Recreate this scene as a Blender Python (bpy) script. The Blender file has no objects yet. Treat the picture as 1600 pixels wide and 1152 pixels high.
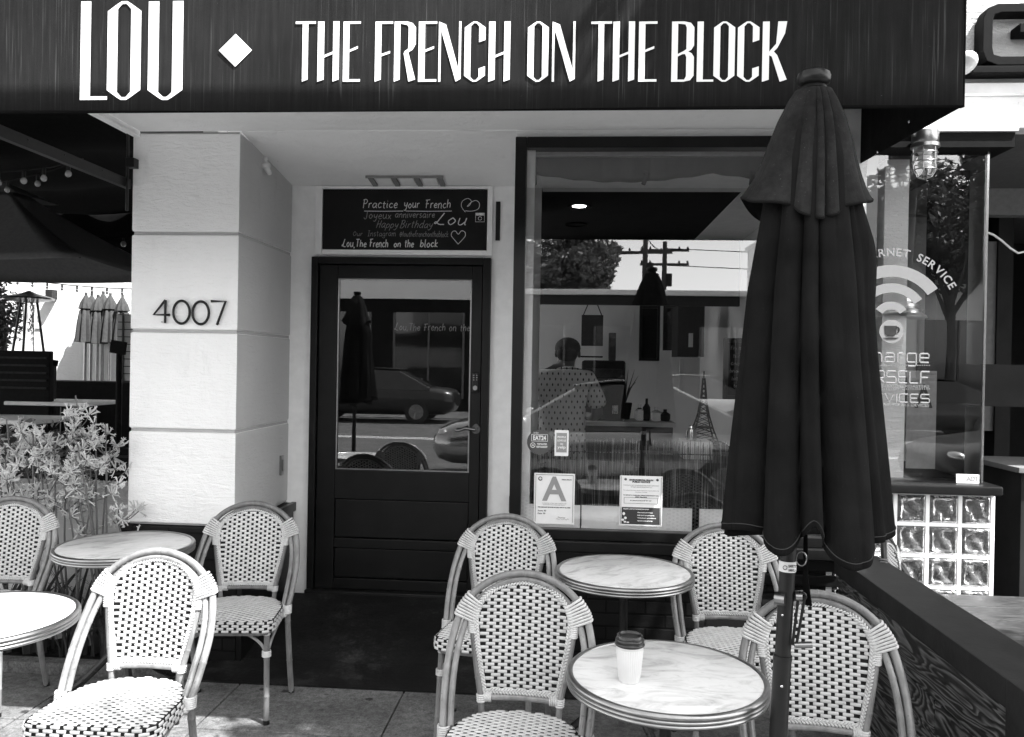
import bpy, bmesh, math, random
from mathutils import Vector, Matrix
R = math.radians
PI = math.pi
S = bpy.context.scene
col = S.collection

# ------------------------------------------------------------ camera
EYE = Vector((0, 0, 1.6)); FPX = 1250.0
PSI, PIT, ROLL = R(4.2), R(-.3), R(1.0)
cf = Vector((-math.sin(PSI)*math.cos(PIT), math.cos(PSI)*math.cos(PIT), math.sin(PIT)))
cr = Vector((math.cos(PSI), math.sin(PSI), 0)); cu = cr.cross(cf)
cr, cu = cr*math.cos(ROLL)+cu*math.sin(ROLL), cu*math.cos(ROLL)-cr*math.sin(ROLL)
cam = bpy.data.cameras.new('camera'); camo = bpy.data.objects.new('camera', cam); col.objects.link(camo)
cam.sensor_width = 36; cam.lens = 36*FPX/1600; cam.clip_start = .05; cam.clip_end = 800
M4 = Matrix((cr, cu, -cf)).transposed().to_4x4(); M4.translation = EYE
camo.matrix_world = M4
S.camera = camo

# ------------------------------------------------------------ sky, sun, exposure
SUNDIR = Vector((.55, -.31, 1.0)).normalized()
w = bpy.data.worlds.new('World'); S.world = w; w.use_nodes = True
nt = w.node_tree; nt.nodes.clear()
sky = nt.nodes.new('ShaderNodeTexSky'); sky.sky_type = 'NISHITA'; sky.sun_disc = False
sky.sun_elevation = math.asin(SUNDIR.z); sky.sun_rotation = math.atan2(SUNDIR.x, SUNDIR.y)
bw = nt.nodes.new('ShaderNodeRGBToBW'); bg = nt.nodes.new('ShaderNodeBackground'); wo = nt.nodes.new('ShaderNodeOutputWorld')
bg.inputs['Strength'].default_value = .15
nt.links.new(sky.outputs[0], bw.inputs[0]); nt.links.new(bw.outputs[0], bg.inputs[0]); nt.links.new(bg.outputs[0], wo.inputs[0])
sl = bpy.data.lights.new('sun', 'SUN'); sl.energy = 2.8; sl.angle = R(.5); sl.color = (1, 1, 1)
so = bpy.data.objects.new('sun', sl); col.objects.link(so); so.rotation_euler = SUNDIR.to_track_quat('Z', 'Y').to_euler(); so.location = (3, -3, 8)
S.view_settings.view_transform = 'Standard'; S.view_settings.look = 'None'
S.view_settings.exposure = 2.65; S.view_settings.gamma = 1.0
S.render.engine = 'CYCLES'
S.cycles.max_bounces = 10; S.cycles.diffuse_bounces = 6; S.cycles.transparent_max_bounces = 12
S.cycles.use_denoising = True
S.cycles.sample_clamp_indirect = 6

# ------------------------------------------------------------ helpers
def ray(x, y): return (cf*FPX + cr*(x-800) + cu*(576-y))/FPX
def atY(x, y, Y):            # pixel of the photograph -> point on the plane Y
    d = ray(x, y); return EYE + d*(Y/d.y)
def atZ(x, y, Z):
    d = ray(x, y); return EYE + d*((Z-1.6)/d.z)

ORG = {}
class MB:
    def __init__(s): s.v = []; s.f = []; s.m = []; s.uv = {}
    def add(s, vs, fs, mi=0):
        n = len(s.v); s.v += [tuple(v) for v in vs]
        for f in fs: s.f.append(tuple(i+n for i in f)); s.m.append(mi)
        return s
    def box(s, x0, x1, y0, y1, z0, z1, mi=0):
        vs = [(x, y, z) for x in (x0, x1) for y in (y0, y1) for z in (z0, z1)]
        return s.add(vs, [(0, 1, 3, 2), (4, 6, 7, 5), (0, 4, 5, 1), (2, 3, 7, 6), (0, 2, 6, 4), (1, 5, 7, 3)], mi)
    def obox(s, c, sz, rot, mi=0):
        c = Vector(c); hx, hy, hz = sz[0]/2, sz[1]/2, sz[2]/2
        vs = [c + rot @ Vector((x, y, z)) for x in (-hx, hx) for y in (-hy, hy) for z in (-hz, hz)]
        return s.add(vs, [(0, 1, 3, 2), (4, 6, 7, 5), (0, 4, 5, 1), (2, 3, 7, 6), (0, 2, 6, 4), (1, 5, 7, 3)], mi)
    def tube(s, pts, r, seg=8, closed=False, mi=0, flat=1.0, up=None):
        pts = [Vector(p) for p in pts]; n = len(pts)
        rs = r if isinstance(r, (list, tuple)) else [r]*n
        vs = []; N = None
        for i, p in enumerate(pts):
            a = pts[i-1] if (i > 0 or closed) else p
            b = pts[(i+1) % n] if (i < n-1 or closed) else p
            t = (b-a)
            t = t.normalized() if t.length > 1e-9 else Vector((0, 0, 1))
            if up is not None: N = Vector(up) - t*t.dot(Vector(up)); N = N.normalized() if N.length > 1e-6 else t.orthogonal().normalized()
            elif N is None: N = t.orthogonal().normalized()
            else:
                N = N - t*t.dot(N); N = N.normalized() if N.length > 1e-6 else t.orthogonal().normalized()
            B = t.cross(N)
            for k in range(seg):
                a2 = 2*PI*k/seg
                vs.append(p + N*(math.cos(a2)*rs[i]*flat) + B*(math.sin(a2)*rs[i]))
        fs = []
        for i in range(n if closed else n-1):
            j = (i+1) % n
            for k in range(seg):
                l = (k+1) % seg
                fs.append((i*seg+k, i*seg+l, j*seg+l, j*seg+k))
        if not closed:
            fs.append(tuple(range(seg-1, -1, -1))); fs.append(tuple((n-1)*seg+k for k in range(seg)))
        return s.add(vs, fs, mi)
    def lathe(s, prof, c=(0, 0, 0), seg=32, mi=0, wob=None, capb=True, capt=True):
        vs = []
        for (r, z) in prof:
            for k in range(seg):
                a = 2*PI*k/seg
                rr = r*(wob(a, z) if wob else 1)
                vs.append((c[0]+rr*math.cos(a), c[1]+rr*math.sin(a), c[2]+z))
        fs = []
        for i in range(len(prof)-1):
            for k in range(seg):
                l = (k+1) % seg
                fs.append((i*seg+k, i*seg+l, (i+1)*seg+l, (i+1)*seg+k))
        if capb: fs.append(tuple(range(seg-1, -1, -1)))
        if capt: fs.append(tuple((len(prof)-1)*seg+k for k in range(seg)))
        return s.add(vs, fs, mi)
    def grid(s, fn, nu, nv, mi=0):
        vs = [fn(i/nu, j/nv) for j in range(nv+1) for i in range(nu+1)]
        fs = [(j*(nu+1)+i, j*(nu+1)+i+1, (j+1)*(nu+1)+i+1, (j+1)*(nu+1)+i) for j in range(nv) for i in range(nu)]
        return s.add(vs, fs, mi)
    def prism(s, poly, y0, y1, mi=0, plane='XZ'):
        n = len(poly)
        if plane == 'XZ': P = lambda a, b, c: (a, c, b)
        elif plane == 'XY': P = lambda a, b, c: (a, b, c)
        else: P = lambda a, b, c: (c, a, b)
        vs = [P(a, b, y0) for a, b in poly] + [P(a, b, y1) for a, b in poly]
        fs = [tuple(range(n-1, -1, -1)), tuple(range(n, 2*n))] + [(i, (i+1) % n, (i+1) % n+n, i+n) for i in range(n)]
        return s.add(vs, fs, mi)
    def ell(s, c, ax, ay, az, nu=8, nv=5, mi=0):
        c = Vector(c); ax, ay, az = Vector(ax), Vector(ay), Vector(az)
        vs = [c-az]
        for j in range(1, nv):
            t = -PI/2 + PI*j/nv
            for k in range(nu):
                a = 2*PI*k/nu
                vs.append(c + ax*(math.cos(t)*math.cos(a)) + ay*(math.cos(t)*math.sin(a)) + az*math.sin(t))
        vs.append(c+az); L = len(vs)-1; fs = []
        for k in range(nu): fs.append((0, 1+(k+1) % nu, 1+k))
        for j in range(nv-2):
            for k in range(nu):
                a = 1+j*nu+k; b = 1+j*nu+(k+1) % nu
                fs.append((a, b, b+nu, a+nu))
        for k in range(nu): fs.append((L, 1+(nv-2)*nu+k, 1+(nv-2)*nu+(k+1) % nu))
        return s.add(vs, fs, mi)
    def build(s, name, mats, parent=None, smooth=True, bevel=0, fixn=True, sub=0, angle=35):
        if not isinstance(mats, (list, tuple)): mats = [mats]
        me = bpy.data.meshes.new(name)
        o0 = ORG.get(parent.name, Vector((0, 0, 0))) if parent else Vector((0, 0, 0))
        me.from_pydata([(v[0]-o0.x, v[1]-o0.y, v[2]-o0.z) for v in s.v], [], s.f)
        for m in mats: me.materials.append(m)
        me.polygons.foreach_set('material_index', s.m)
        if fixn:
            bm = bmesh.new(); bm.from_mesh(me); bmesh.ops.recalc_face_normals(bm, faces=bm.faces)
            if bevel:
                es = [e for e in bm.edges if len(e.link_faces) == 2 and e.calc_face_angle(0) > .6]
                bmesh.ops.bevel(bm, geom=es, offset=bevel, segments=2, profile=.5, affect='EDGES', clamp_overlap=True)
            bm.to_mesh(me); bm.free()
        if smooth:
            me.polygons.foreach_set('use_smooth', [True]*len(me.polygons))
            try: me.set_sharp_from_angle(angle=R(angle))
            except Exception: pass
        me.update()
        o = bpy.data.objects.new(name, me); col.objects.link(o)
        if bevel and smooth: wn = o.modifiers.new('wn', 'WEIGHTED_NORMAL'); wn.keep_sharp = True
        if parent: o.parent = parent; ORG[o.name] = o0
        else: ORG[o.name] = Vector((0, 0, 0))
        return o

def tag(o, label=None, cat=None, group=None, kind=None):
    if label: o['label'] = label
    if cat: o['category'] = cat
    if group: o['group'] = group
    if kind: o['kind'] = kind
    return o
def thing(name, label, cat, loc=(0, 0, 0), group=None):
    o = bpy.data.objects.new(name, None); col.objects.link(o); o.location = loc; o.empty_display_size = .1
    ORG[o.name] = Vector(loc)
    return tag(o, label, cat, group)
def dup(root, loc, rz=0, label=None, group=None):
    r = root.copy(); col.objects.link(r); r.location = loc; r.rotation_euler = (0, 0, rz)
    if label: r['label'] = label
    if group: r['group'] = group
    for ch in list(root.children):
        c = ch.copy(); col.objects.link(c); c.parent = r
        for g in list(ch.children):
            d = g.copy(); col.objects.link(d); d.parent = c
    return r

# ------------------------------------------------------------ materials (all grey: the photograph is black and white)
def G(v): return (v, v, v, 1)
class NM:
    def __init__(s, name):
        s.m = bpy.data.materials.new(name); s.m.use_nodes = True; s.t = s.m.node_tree
        s.b = s.t.nodes['Principled BSDF']; s.tc = None
    def n(s, typ, **kw):
        nd = s.t.nodes.new('ShaderNode'+typ)
        for k, v in kw.items():
            if k in nd.inputs: nd.inputs[k].default_value = v
            else: setattr(nd, k, v)
        return nd
    def l(s, a, b): s.t.links.new(a, b)
    def co(s, scale=(1, 1, 1), rot=(0, 0, 0), which='Object'):
        if not s.tc: s.tc = s.n('TexCoord')
        mp = s.n('Mapping'); mp.inputs['Scale'].default_value = scale; mp.inputs['Rotation'].default_value = rot
        s.l(s.tc.outputs[which], mp.inputs[0]); return mp.outputs[0]
    def noise(s, sc, det=4, rough=.6, scale=(1, 1, 1), rot=(0, 0, 0), dist=0):
        nd = s.n('TexNoise'); nd.inputs['Scale'].default_value = sc; nd.inputs['Detail'].default_value = det
        nd.inputs['Roughness'].default_value = rough; nd.inputs['Distortion'].default_value = dist
        s.l(s.co(scale, rot), nd.inputs['Vector']); return nd.outputs[0]
    def ramp(s, inp, stops):
        nd = s.n('ValToRGB'); cr_ = nd.color_ramp
        while len(cr_.elements) < len(stops): cr_.elements.new(.5)
        for e, (p, v) in zip(cr_.elements, stops): e.position = p; e.color = G(v)
        s.l(inp, nd.inputs[0]); return nd.outputs[0]
    def math(s, op, a, b=None, clamp=False):
        nd = s.n('Math', operation=op); nd.use_clamp = clamp
        for i, x in enumerate((a, b)):
            if x is None: continue
            if isinstance(x, (int, float)): nd.inputs[i].default_value = x
            else: s.l(x, nd.inputs[i])
        return nd.outputs[0]
    def mix(s, fac, a, b):
        nd = s.n('Mix'); nd.data_type = 'FLOAT'
        for i, x in ((0, fac), (2, a), (3, b)):
            if isinstance(x, (int, float)): nd.inputs[i].default_value = x
            else: s.l(x, nd.inputs[i])
        return nd.outputs[0]
    def bump(s, h, st=.3, dist=.01):
        nd = s.n('Bump'); nd.inputs['Strength'].default_value = st; nd.inputs['Distance'].default_value = dist
        s.l(h, nd.inputs['Height']); s.l(nd.outputs[0], s.b.inputs['Normal'])
    def base(s, v):
        if isinstance(v, (int, float)): s.b.inputs['Base Color'].default_value = G(v)
        else: s.l(v, s.b.inputs['Base Color'])
    def set(s, rough=.5, metal=0, spec=.5, coat=0):
        s.b.inputs['Roughness'].default_value = rough; s.b.inputs['Metallic'].default_value = metal
        s.b.inputs['Specular IOR Level'].default_value = spec; s.b.inputs['Coat Weight'].default_value = coat
        return s

def simple(name, v, rough=.5, metal=0, spec=.5, var=.12, nsc=30, bump=.05, coat=0, bd=.002):
    k = NM(name); k.set(rough, metal, spec, coat)
    a = k.noise(nsc, 5); k.base(k.ramp(a, [(.3, v*(1-var)), (.7, v*(1+var))]))
    if bump: k.bump(k.noise(nsc*4, 3), bump, bd)
    return k.m

def stucco(name, v, rough_b=.62):
    k = NM(name); k.set(.85, 0, .2)
    big = k.noise(1.3, 6, .6); med = k.noise(9, 6, .65, dist=.4); tr = k.noise(14, 3, .5, scale=(1, 1, 4), dist=.8); fine = k.noise(160, 3, .6)
    dirt = k.ramp(k.noise(3.5, 8, .75, scale=(2.2, 2.2, .6)), [(.25, .86), (.42, .99), (.6, 1.0), (1, 1.0)])
    c = k.math('MULTIPLY', k.ramp(big, [(.25, v*.90), (.75, v*1.01)]), dirt)
    spots = k.ramp(k.noise(45, 4, .7), [(0, .5), (.25, .62), (.31, 1), (1, 1)])
    k.base(k.math('MULTIPLY', c, spots))
    h = k.math('ADD', k.math('MULTIPLY', med, 1.2), k.math('ADD', k.math('MULTIPLY', tr, .8), k.math('MULTIPLY', fine, .35)))
    k.bump(h, rough_b, .012)
    return k.m
M = {}
M['stucco'] = stucco('white_stucco', .88)
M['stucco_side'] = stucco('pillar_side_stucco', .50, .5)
M['stucco_rough'] = stucco('rough_white_stucco', .58, .9)
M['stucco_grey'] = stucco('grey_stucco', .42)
M['trim'] = simple('white_trim_paint', .84, .6, var=.06, bump=.15, nsc=12, bd=.004)
M['blackpaint'] = simple('black_door_paint', .007, .42, spec=.22, var=.3, nsc=8, bump=.08)
M['blackgloss'] = simple('black_gloss_paint', .007, .32, spec=.25, var=.3, nsc=9, bump=.08)
M['blackmetal'] = simple('black_metal', .010, .4, spec=.3, var=.2, bump=.1)
M['dark'] = simple('dark_board', .008, .8, spec=.1, var=.3, bump=.05)
M['charcoal'] = simple('charcoal_paint', .03, .8, spec=.1, var=.3, bump=.05)
M['white'] = simple('white_vinyl', .66, .5, var=.03, bump=0)
M['paper'] = simple('paper', .72, .7, var=.03, bump=0)
M['bright_card'] = simple('white_card', .88, .6, var=.03, bump=0)
M['ink'] = simple('black_ink', .03, .7, var=.05, bump=0)
M['greyink'] = simple('grey_ink', .25, .7, var=.05, bump=0)
M['chrome'] = simple('chrome', .7, .18, 1, var=.05, bump=.02)
M['steel'] = simple('brushed_steel', .30, .32, 1, var=.12, bump=.04)
M['frosted'] = simple('grey_window_vinyl', .17, .6, var=.04, bump=0)
M['chalk'] = simple('chalk', .68, .9, var=.35, nsc=220, bump=0)
M['chalk_dim'] = simple('faded_chalk', .28, .9, var=.4, nsc=220, bump=0)
M['cloth'] = simple('grey_canvas', .22, .9, var=.12, nsc=60, bump=.2)
M['cloth_dark'] = simple('black_canvas', .006, .95, spec=.05, var=.3, nsc=20, bump=.2)
M['cloth_mid'] = simple('charcoal_canvas', .035, .9, spec=.1, var=.2, nsc=20, bump=.2)
M['skin'] = simple('skin', .09, .5, var=.08, bump=.05)
M['hair'] = simple('hair', .008, .75, var=.3, nsc=200, bump=.4)
M['trouser'] = simple('dark_trousers', .02, .9)
M['cup'] = simple('white_paper_cup', .60, .6, var=.03, bump=.03)
M['lid'] = simple('black_plastic_lid', .012, .28, var=.1, bump=.02)
M['tyre'] = simple('tyre_rubber', .015, .8)
M['carlight'] = simple('silver_car_paint', .42, .22, .9, coat=1, var=.03, bump=0)
M['cardark'] = simple('dark_car_paint', .010, .3, 0, coat=.3, var=.03, bump=0)
M['carwhite'] = simple('white_car_paint', .7, .25, 0, coat=1, var=.03, bump=0)
M['carglass'] = simple('car_glass', .01, .05, 0, spec=1, var=.03, bump=0)
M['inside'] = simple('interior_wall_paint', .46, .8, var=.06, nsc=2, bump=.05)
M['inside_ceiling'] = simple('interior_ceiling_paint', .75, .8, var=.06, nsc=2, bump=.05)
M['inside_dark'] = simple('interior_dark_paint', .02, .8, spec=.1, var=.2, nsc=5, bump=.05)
M['bark'] = simple('bark', .08, .9, var=.4, nsc=25, bump=.8, bd=.02)
M['poles'] = simple('pole_timber', .05, .9, var=.3, nsc=15, bump=.4)

# awning fabric: faded vertical weather streaks
k = NM('awning_canvas'); k.set(.95, 0, .08)
s1 = k.noise(150, 2, .5, scale=(1, 1, .018)); s2 = k.noise(60, 3, .6, scale=(1, 1, .05)); s3 = k.noise(1.6, 5, .65); s4 = k.noise(5, 3, .6, scale=(1, 1, .5)); sp = k.noise(210, 2, .5)
st = k.math('MULTIPLY', k.ramp(s1, [(0, 0), (.58, 0), (.68, .018), (.80, .050)]), k.ramp(s4, [(.35, .15), (.65, 1.3)]))
c = k.math('ADD', k.ramp(s2, [(.3, .010), (.7, .016)]), st); c = k.math('MULTIPLY', c, k.ramp(s3, [(.3, .7), (.7, 1.3)]))
c = k.math('ADD', c, k.ramp(sp, [(0, 0), (.78, 0), (.84, .2), (1, .2)])); k.base(c)
k.bump(k.noise(420, 2, .5, scale=(1, 1, .6)), .25, .002); M['awning'] = k.m

k = NM('umbrella_canvas'); k.set(.95, 0, .04)
k.base(k.math('ADD', k.ramp(k.noise(7, 5), [(.3, .006), (.75, .013)]), k.ramp(k.noise(240, 2), [(0, 0), (.74, 0), (.8, .05), (1, .05)])))
hb = k.math('ADD', k.math('MULTIPLY', k.noise(500, 2, .5), .25), k.math('MULTIPLY', k.noise(16, 4, .6, scale=(1, 1, .35), dist=.6), 3.0)); k.bump(hb, .35, .006); M['umbrella'] = k.m
k = NM('umbrella_canvas_sunlit'); k.set(.95, 0, .05)  # top tier: sunlight on the cloth is put into a paler colour
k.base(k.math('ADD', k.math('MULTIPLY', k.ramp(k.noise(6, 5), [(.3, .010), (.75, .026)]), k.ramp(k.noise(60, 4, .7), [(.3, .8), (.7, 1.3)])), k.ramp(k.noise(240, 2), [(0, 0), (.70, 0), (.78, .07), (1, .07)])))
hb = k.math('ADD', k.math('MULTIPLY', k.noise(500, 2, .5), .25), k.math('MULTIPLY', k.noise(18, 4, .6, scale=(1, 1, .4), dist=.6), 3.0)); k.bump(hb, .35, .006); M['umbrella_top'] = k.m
M['canvas_small'] = simple('patio_umbrella_canvas', .05, .9, spec=.1, var=.2, nsc=30, bump=.1)
M['matteblack'] = simple('matte_black', .006, .7, spec=.08, var=.2, bump=.05)

def bamboo(name, v, vs):
    k = NM(name); k.set(.38, 0, .5, .15)
    st = k.noise(40, 4, .6, scale=(1, 1, .12)); bl = k.noise(9, 4, .6)
    c = k.math('MULTIPLY', k.ramp(st, [(.25, v*.62), (.55, v), (.8, v*1.3)]), k.ramp(bl, [(.3, .8), (.7, 1.12)]))
    oi = k.n('ObjectInfo'); c = k.math('MULTIPLY', c, k.ramp(oi.outputs['Random'], [(0, .75), (1, 1.2)])); k.base(k.math('MULTIPLY', c, k.ramp(k.noise(70, 3, .7), [(0, .5), (.3, .6), (.37, 1), (1, 1)])))
    k.bump(st, .15, .002); return k.m
M['bamboo'] = bamboo('bamboo', .18, .5)
k = NM('woven_white'); k.set(.42, 0, .5)
oi = k.n('ObjectInfo'); k.base(k.math('MULTIPLY', k.ramp(oi.outputs['Random'], [(0, .84), (1, 1.08)]), k.math('MULTIPLY', k.ramp(k.noise(22, 5, .7), [(.25, .40), (.55, .56), (.75, .62)]), k.ramp(k.noise(120, 3, .7), [(0, .6), (.3, .75), (.4, 1), (1, 1)]))))
k.bump(k.noise(300, 2, .5, scale=(.3, 1, 1.6)), .25, .001); M['weave'] = k.m
M['weave_black'] = simple('woven_black', .008, .6, spec=.15, var=.2, nsc=80, bump=.1)
M['weave_grey'] = simple('woven_grey', .10, .45, var=.2, nsc=80, bump=.1)

k = NM('marble'); k.set(.22, 0, .5)
v1 = k.noise(5, 8, .62, scale=(1, 2.6, 1), rot=(0, 0, .5), dist=1.6); v2 = k.noise(2.4, 6, .6, dist=.8); v3 = k.noise(20, 6, .7, scale=(1, 2.2, 1), rot=(0, 0, .5), dist=1.0)
c = k.ramp(v1, [(.30, .40), (.42, .60), (.52, .72), (1, .76)])
c = k.math('MULTIPLY', c, k.ramp(v2, [(.3, .84), (.6, 1.0)])); c = k.math('MULTIPLY', c, k.ramp(v3, [(.22, .55), (.36, .92), (.45, 1), (1, 1)]))
k.base(c); M['marble'] = k.m

# pavement concrete: blotchy, gum spots, speckle
def concrete(name, v, spots=True):
    k = NM(name); k.set(.85, 0, .25)
    a = k.ramp(k.noise(2.3, 9, .75), [(.3, v*.5), (.5, v*.9), (.7, v*1.3)]); b = k.ramp(k.noise(30, 7, .8), [(.3, .35), (.5, .95), (.70, 1.5)])
    sp = k.ramp(k.noise(120, 3, .6), [(.2, .7), (.5, 1), (.8, 1.25)])
    c = k.math('MULTIPLY', k.math('MULTIPLY', a, b), sp)
    if spots:
        vo = k.n('TexVoronoi'); vo.inputs['Scale'].default_value = 5.5; vo.inputs['Randomness'].default_value = 1
        k.l(k.co((1, 1, 0.02)), vo.inputs['Vector'])
        c = k.math('MULTIPLY', c, k.ramp(k.math('ADD', vo.outputs['Distance'], k.math('MULTIPLY', k.noise(30, 3), .06)), [(0, .25), (.11, .3), (.15, 1), (1, 1)]))
    k.base(c); k.bump(k.math('ADD', k.noise(90, 5, .7), k.math('MULTIPLY', k.noise(300, 2), .5)), .3, .004); return k.m
M['concrete'] = concrete('pavement_concrete', .15)
M['asphalt'] = concrete('asphalt', .10, False)
M['curb'] = concrete('curb_concrete', .12, False)
k = NM('painted_dark_floor'); k.set(.6, 0, .2)
k.base(k.math('MULTIPLY', k.ramp(k.noise(3.2, 9, .8), [(.35, .006), (.52, .012), (.7, .045)]), k.ramp(k.noise(50, 6, .85), [(.3, .55), (.6, 1.2), (.74, 3.2)])))
k.bump(k.noise(50, 5), .3, .004); M['darkfloor'] = k.m
k = NM('soil'); k.set(.95, 0, .1); k.base(k.ramp(k.noise(30, 8, .8), [(.3, .01), (.7, .05)])); k.bump(k.noise(40, 6, .8), 1, .03); M['soil'] = k.m

# dark glazed brick
k = NM('black_brick'); k.set(.6, 0, .15)
br = k.n('TexBrick'); br.inputs['Scale'].default_value = 1; br.inputs['Mortar Size'].default_value = .006; br.inputs['Brick Width'].default_value = .2; br.inputs['Row Height'].default_value = .068
br.inputs['Color1'].default_value = G(.007); br.inputs['Color2'].default_value = G(.010); br.inputs['Mortar'].default_value = G(.003); br.inputs['Mortar Smooth'].default_value = .3
k.l(k.co((1, 1, 1), (R(90), 0, 0)), br.inputs['Vector']); k.l(br.outputs[0], k.b.inputs['Base Color'])
k.bump(k.math('ADD', k.math('MULTIPLY', br.outputs[1], -1.0), k.math('MULTIPLY', k.noise(40, 4), .3)), .9, .008); M['brick'] = k.m

# strongly figured dark planks
def plankmat(name, lo, hi, sc=1.0, along='Y'):
    k = NM(name); k.set(.5, 0, .4)
    scl = (1, .15, 1) if along == 'Y' else (.28, 1, 1)
    info = k.n('ObjectInfo')
    nz = k.n('TexNoise'); nz.inputs['Scale'].default_value = 10*sc; nz.inputs['Detail'].default_value = 2.6; nz.inputs['Roughness'].default_value = .5; nz.inputs['Distortion'].default_value = .55
    ad = k.n('VectorMath', operation='ADD'); k.l(k.co(scl), ad.inputs[0])
    cmb = k.n('CombineXYZ'); k.l(k.math('MULTIPLY', info.outputs['Random'], 40.0), cmb.inputs[0]); k.l(k.math('MULTIPLY', info.outputs['Random'], 23.0), cmb.inputs[1]); k.l(cmb.outputs[0], ad.inputs[1])
    k.l(ad.outputs[0], nz.inputs['Vector'])
    rings = k.math('FRACT', k.math('MULTIPLY', nz.outputs[0], 17.0))
    g = k.ramp(rings, [(0, lo), (.35, lo*1.6), (.75, hi), (.9, hi*.8), (1, lo)])
    gn = (1, .05, 1) if along == 'Y' else (.05, 1, 1)
    g = k.math('MULTIPLY', g, k.ramp(k.noise(160, 3, .6, scale=gn), [(.3, .5), (.65, 1.2)]))
    k.base(k.math('MULTIPLY', g, k.ramp(k.noise(2.5, 4), [(.35, .6), (.65, 1.2)]))); k.bump(rings, .25, .002); return k.m
M['plank'] = plankmat('dark_figured_plank', .012, .15)
M['deckwood'] = plankmat('table_wood', .035, .075, .8, 'X')
M['rail'] = simple('dark_stained_rail', .012, .55, spec=.25, var=.35, nsc=14, bump=.25)
M['slat'] = simple('pale_wood_slats', .45, .7, var=.2, nsc=8, bump=.1)

# clear window glass: straight-through with mirror reflection by angle
k = NM('window_glass'); t = k.t; t.nodes.remove(k.b)
tr = k.n('BsdfTransparent'); tr.inputs[0].default_value = G(.98); gl = k.n('BsdfGlossy'); gl.inputs['Roughness'].default_value = 0; gl.inputs[0].default_value = G(1)
fr = k.n('LayerWeight'); fr.inputs['Blend'].default_value = .35
fac = k.math('ADD', k.math('MULTIPLY', fr.outputs['Fresnel'], .9), .10, True)
mx = k.n('MixShader'); k.l(fac, mx.inputs[0]); k.l(tr.outputs[0], mx.inputs[1]); k.l(gl.outputs[0], mx.inputs[2])
wv = k.n('Bump'); wv.inputs['Strength'].default_value = .03; wv.inputs['Distance'].default_value = .01; k.l(k.noise(1.6, 1, .4), wv.inputs['Height']); k.l(wv.outputs[0], gl.inputs['Normal'])
k.l(mx.outputs[0], t.nodes['Material Output'].inputs[0]); M['glass'] = k.m
k = NM('glass_block_glass'); k.set(.08, 0, .6); k.b.inputs['Transmission Weight'].default_value = .85; k.b.inputs['IOR'].default_value = 1.35
k.base(.42); k.bump(k.noise(14, 2, .5, dist=1.5), .6, .02); M['block'] = k.m
k = NM('lamp_glass'); k.set(.03, 0, .5); k.b.inputs['Transmission Weight'].default_value = .95; k.b.inputs['IOR'].default_value = 1.2; k.base(.95); M['lampglass'] = k.m
M['bronze'] = simple('dark_bronze', .13, .35, 1, var=.2, bump=.05)
M['vinyl_thin'] = simple('thin_window_vinyl', .17, .6, bump=0)
M['grey3'] = simple('mid_grey_paint', .22, .8, spec=.2)
M['grey2'] = simple('dull_grey_paint', .13, .8, spec=.2)
def emis(name, v, st):
    k = NM(name); k.set(.5); k.base(v); k.b.inputs['Emission Color'].default_value = G(1); k.b.inputs['Emission Strength'].default_value = st; return k.m
M['polished'] = simple('polished_lamp_metal', .75, .28, 1, var=.05, bump=.02)
M['bulb'] = emis('lit_bulb', .8, 2.5)
M['bulb_dim'] = simple('festoon_bulb', .3, .15, bump=0)

def leafmat(name, v, tr=.3):
    k = NM(name); k.set(.5, 0, .4)
    k.base(k.ramp(k.noise(6, 4), [(.3, v*.55), (.7, v*1.5)])); k.b.inputs['Subsurface Weight'].default_value = 0
    t = k.t; tl = k.n('BsdfTranslucent'); tl.inputs[0].default_value = G(v*1.4); mx = k.n('MixShader'); mx.inputs[0].default_value = tr
    k.l(k.b.outputs[0], mx.inputs[1]); k.l(tl.outputs[0], mx.inputs[2]); k.l(mx.outputs[0], t.nodes['Material Output'].inputs[0]); return k.m
M['leaf'] = leafmat('leaf', .07); M['blade'] = leafmat('strap_leaf', .055); M['flower'] = leafmat('pale_flower', .55, .25); M['stem'] = simple('plant_stem', .10, .6)

# man's shirt: grey cloth with rows of small dark motifs
k = NM('patterned_shirt'); k.set(.85, 0, .2)
sx = k.n('SeparateXYZ'); k.l(k.co((1, 1, 1)), sx.inputs[0])
P = .042
zr = k.math('DIVIDE', sx.outputs[2], P); row = k.math('FLOOR', zr); off = k.math('MULTIPLY', k.math('MODULO', row, 2.0), .5)
xr = k.math('ADD', k.math('DIVIDE', sx.outputs[0], P*.9), off)
dx = k.math('SUBTRACT', k.math('FRACT', xr), .5); dz = k.math('SUBTRACT', k.math('FRACT', zr), .5)
dd = k.math('ADD', k.math('POWER', k.math('MULTIPLY', dx, 1.9), 2.0), k.math('POWER', dz, 2.0))
k.base(k.ramp(dd, [(0, .012), (.055, .015), (.075, .5), (1, .5)])); k.bump(k.noise(9, 3), .4, .03); M['shirt'] = k.m
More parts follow.
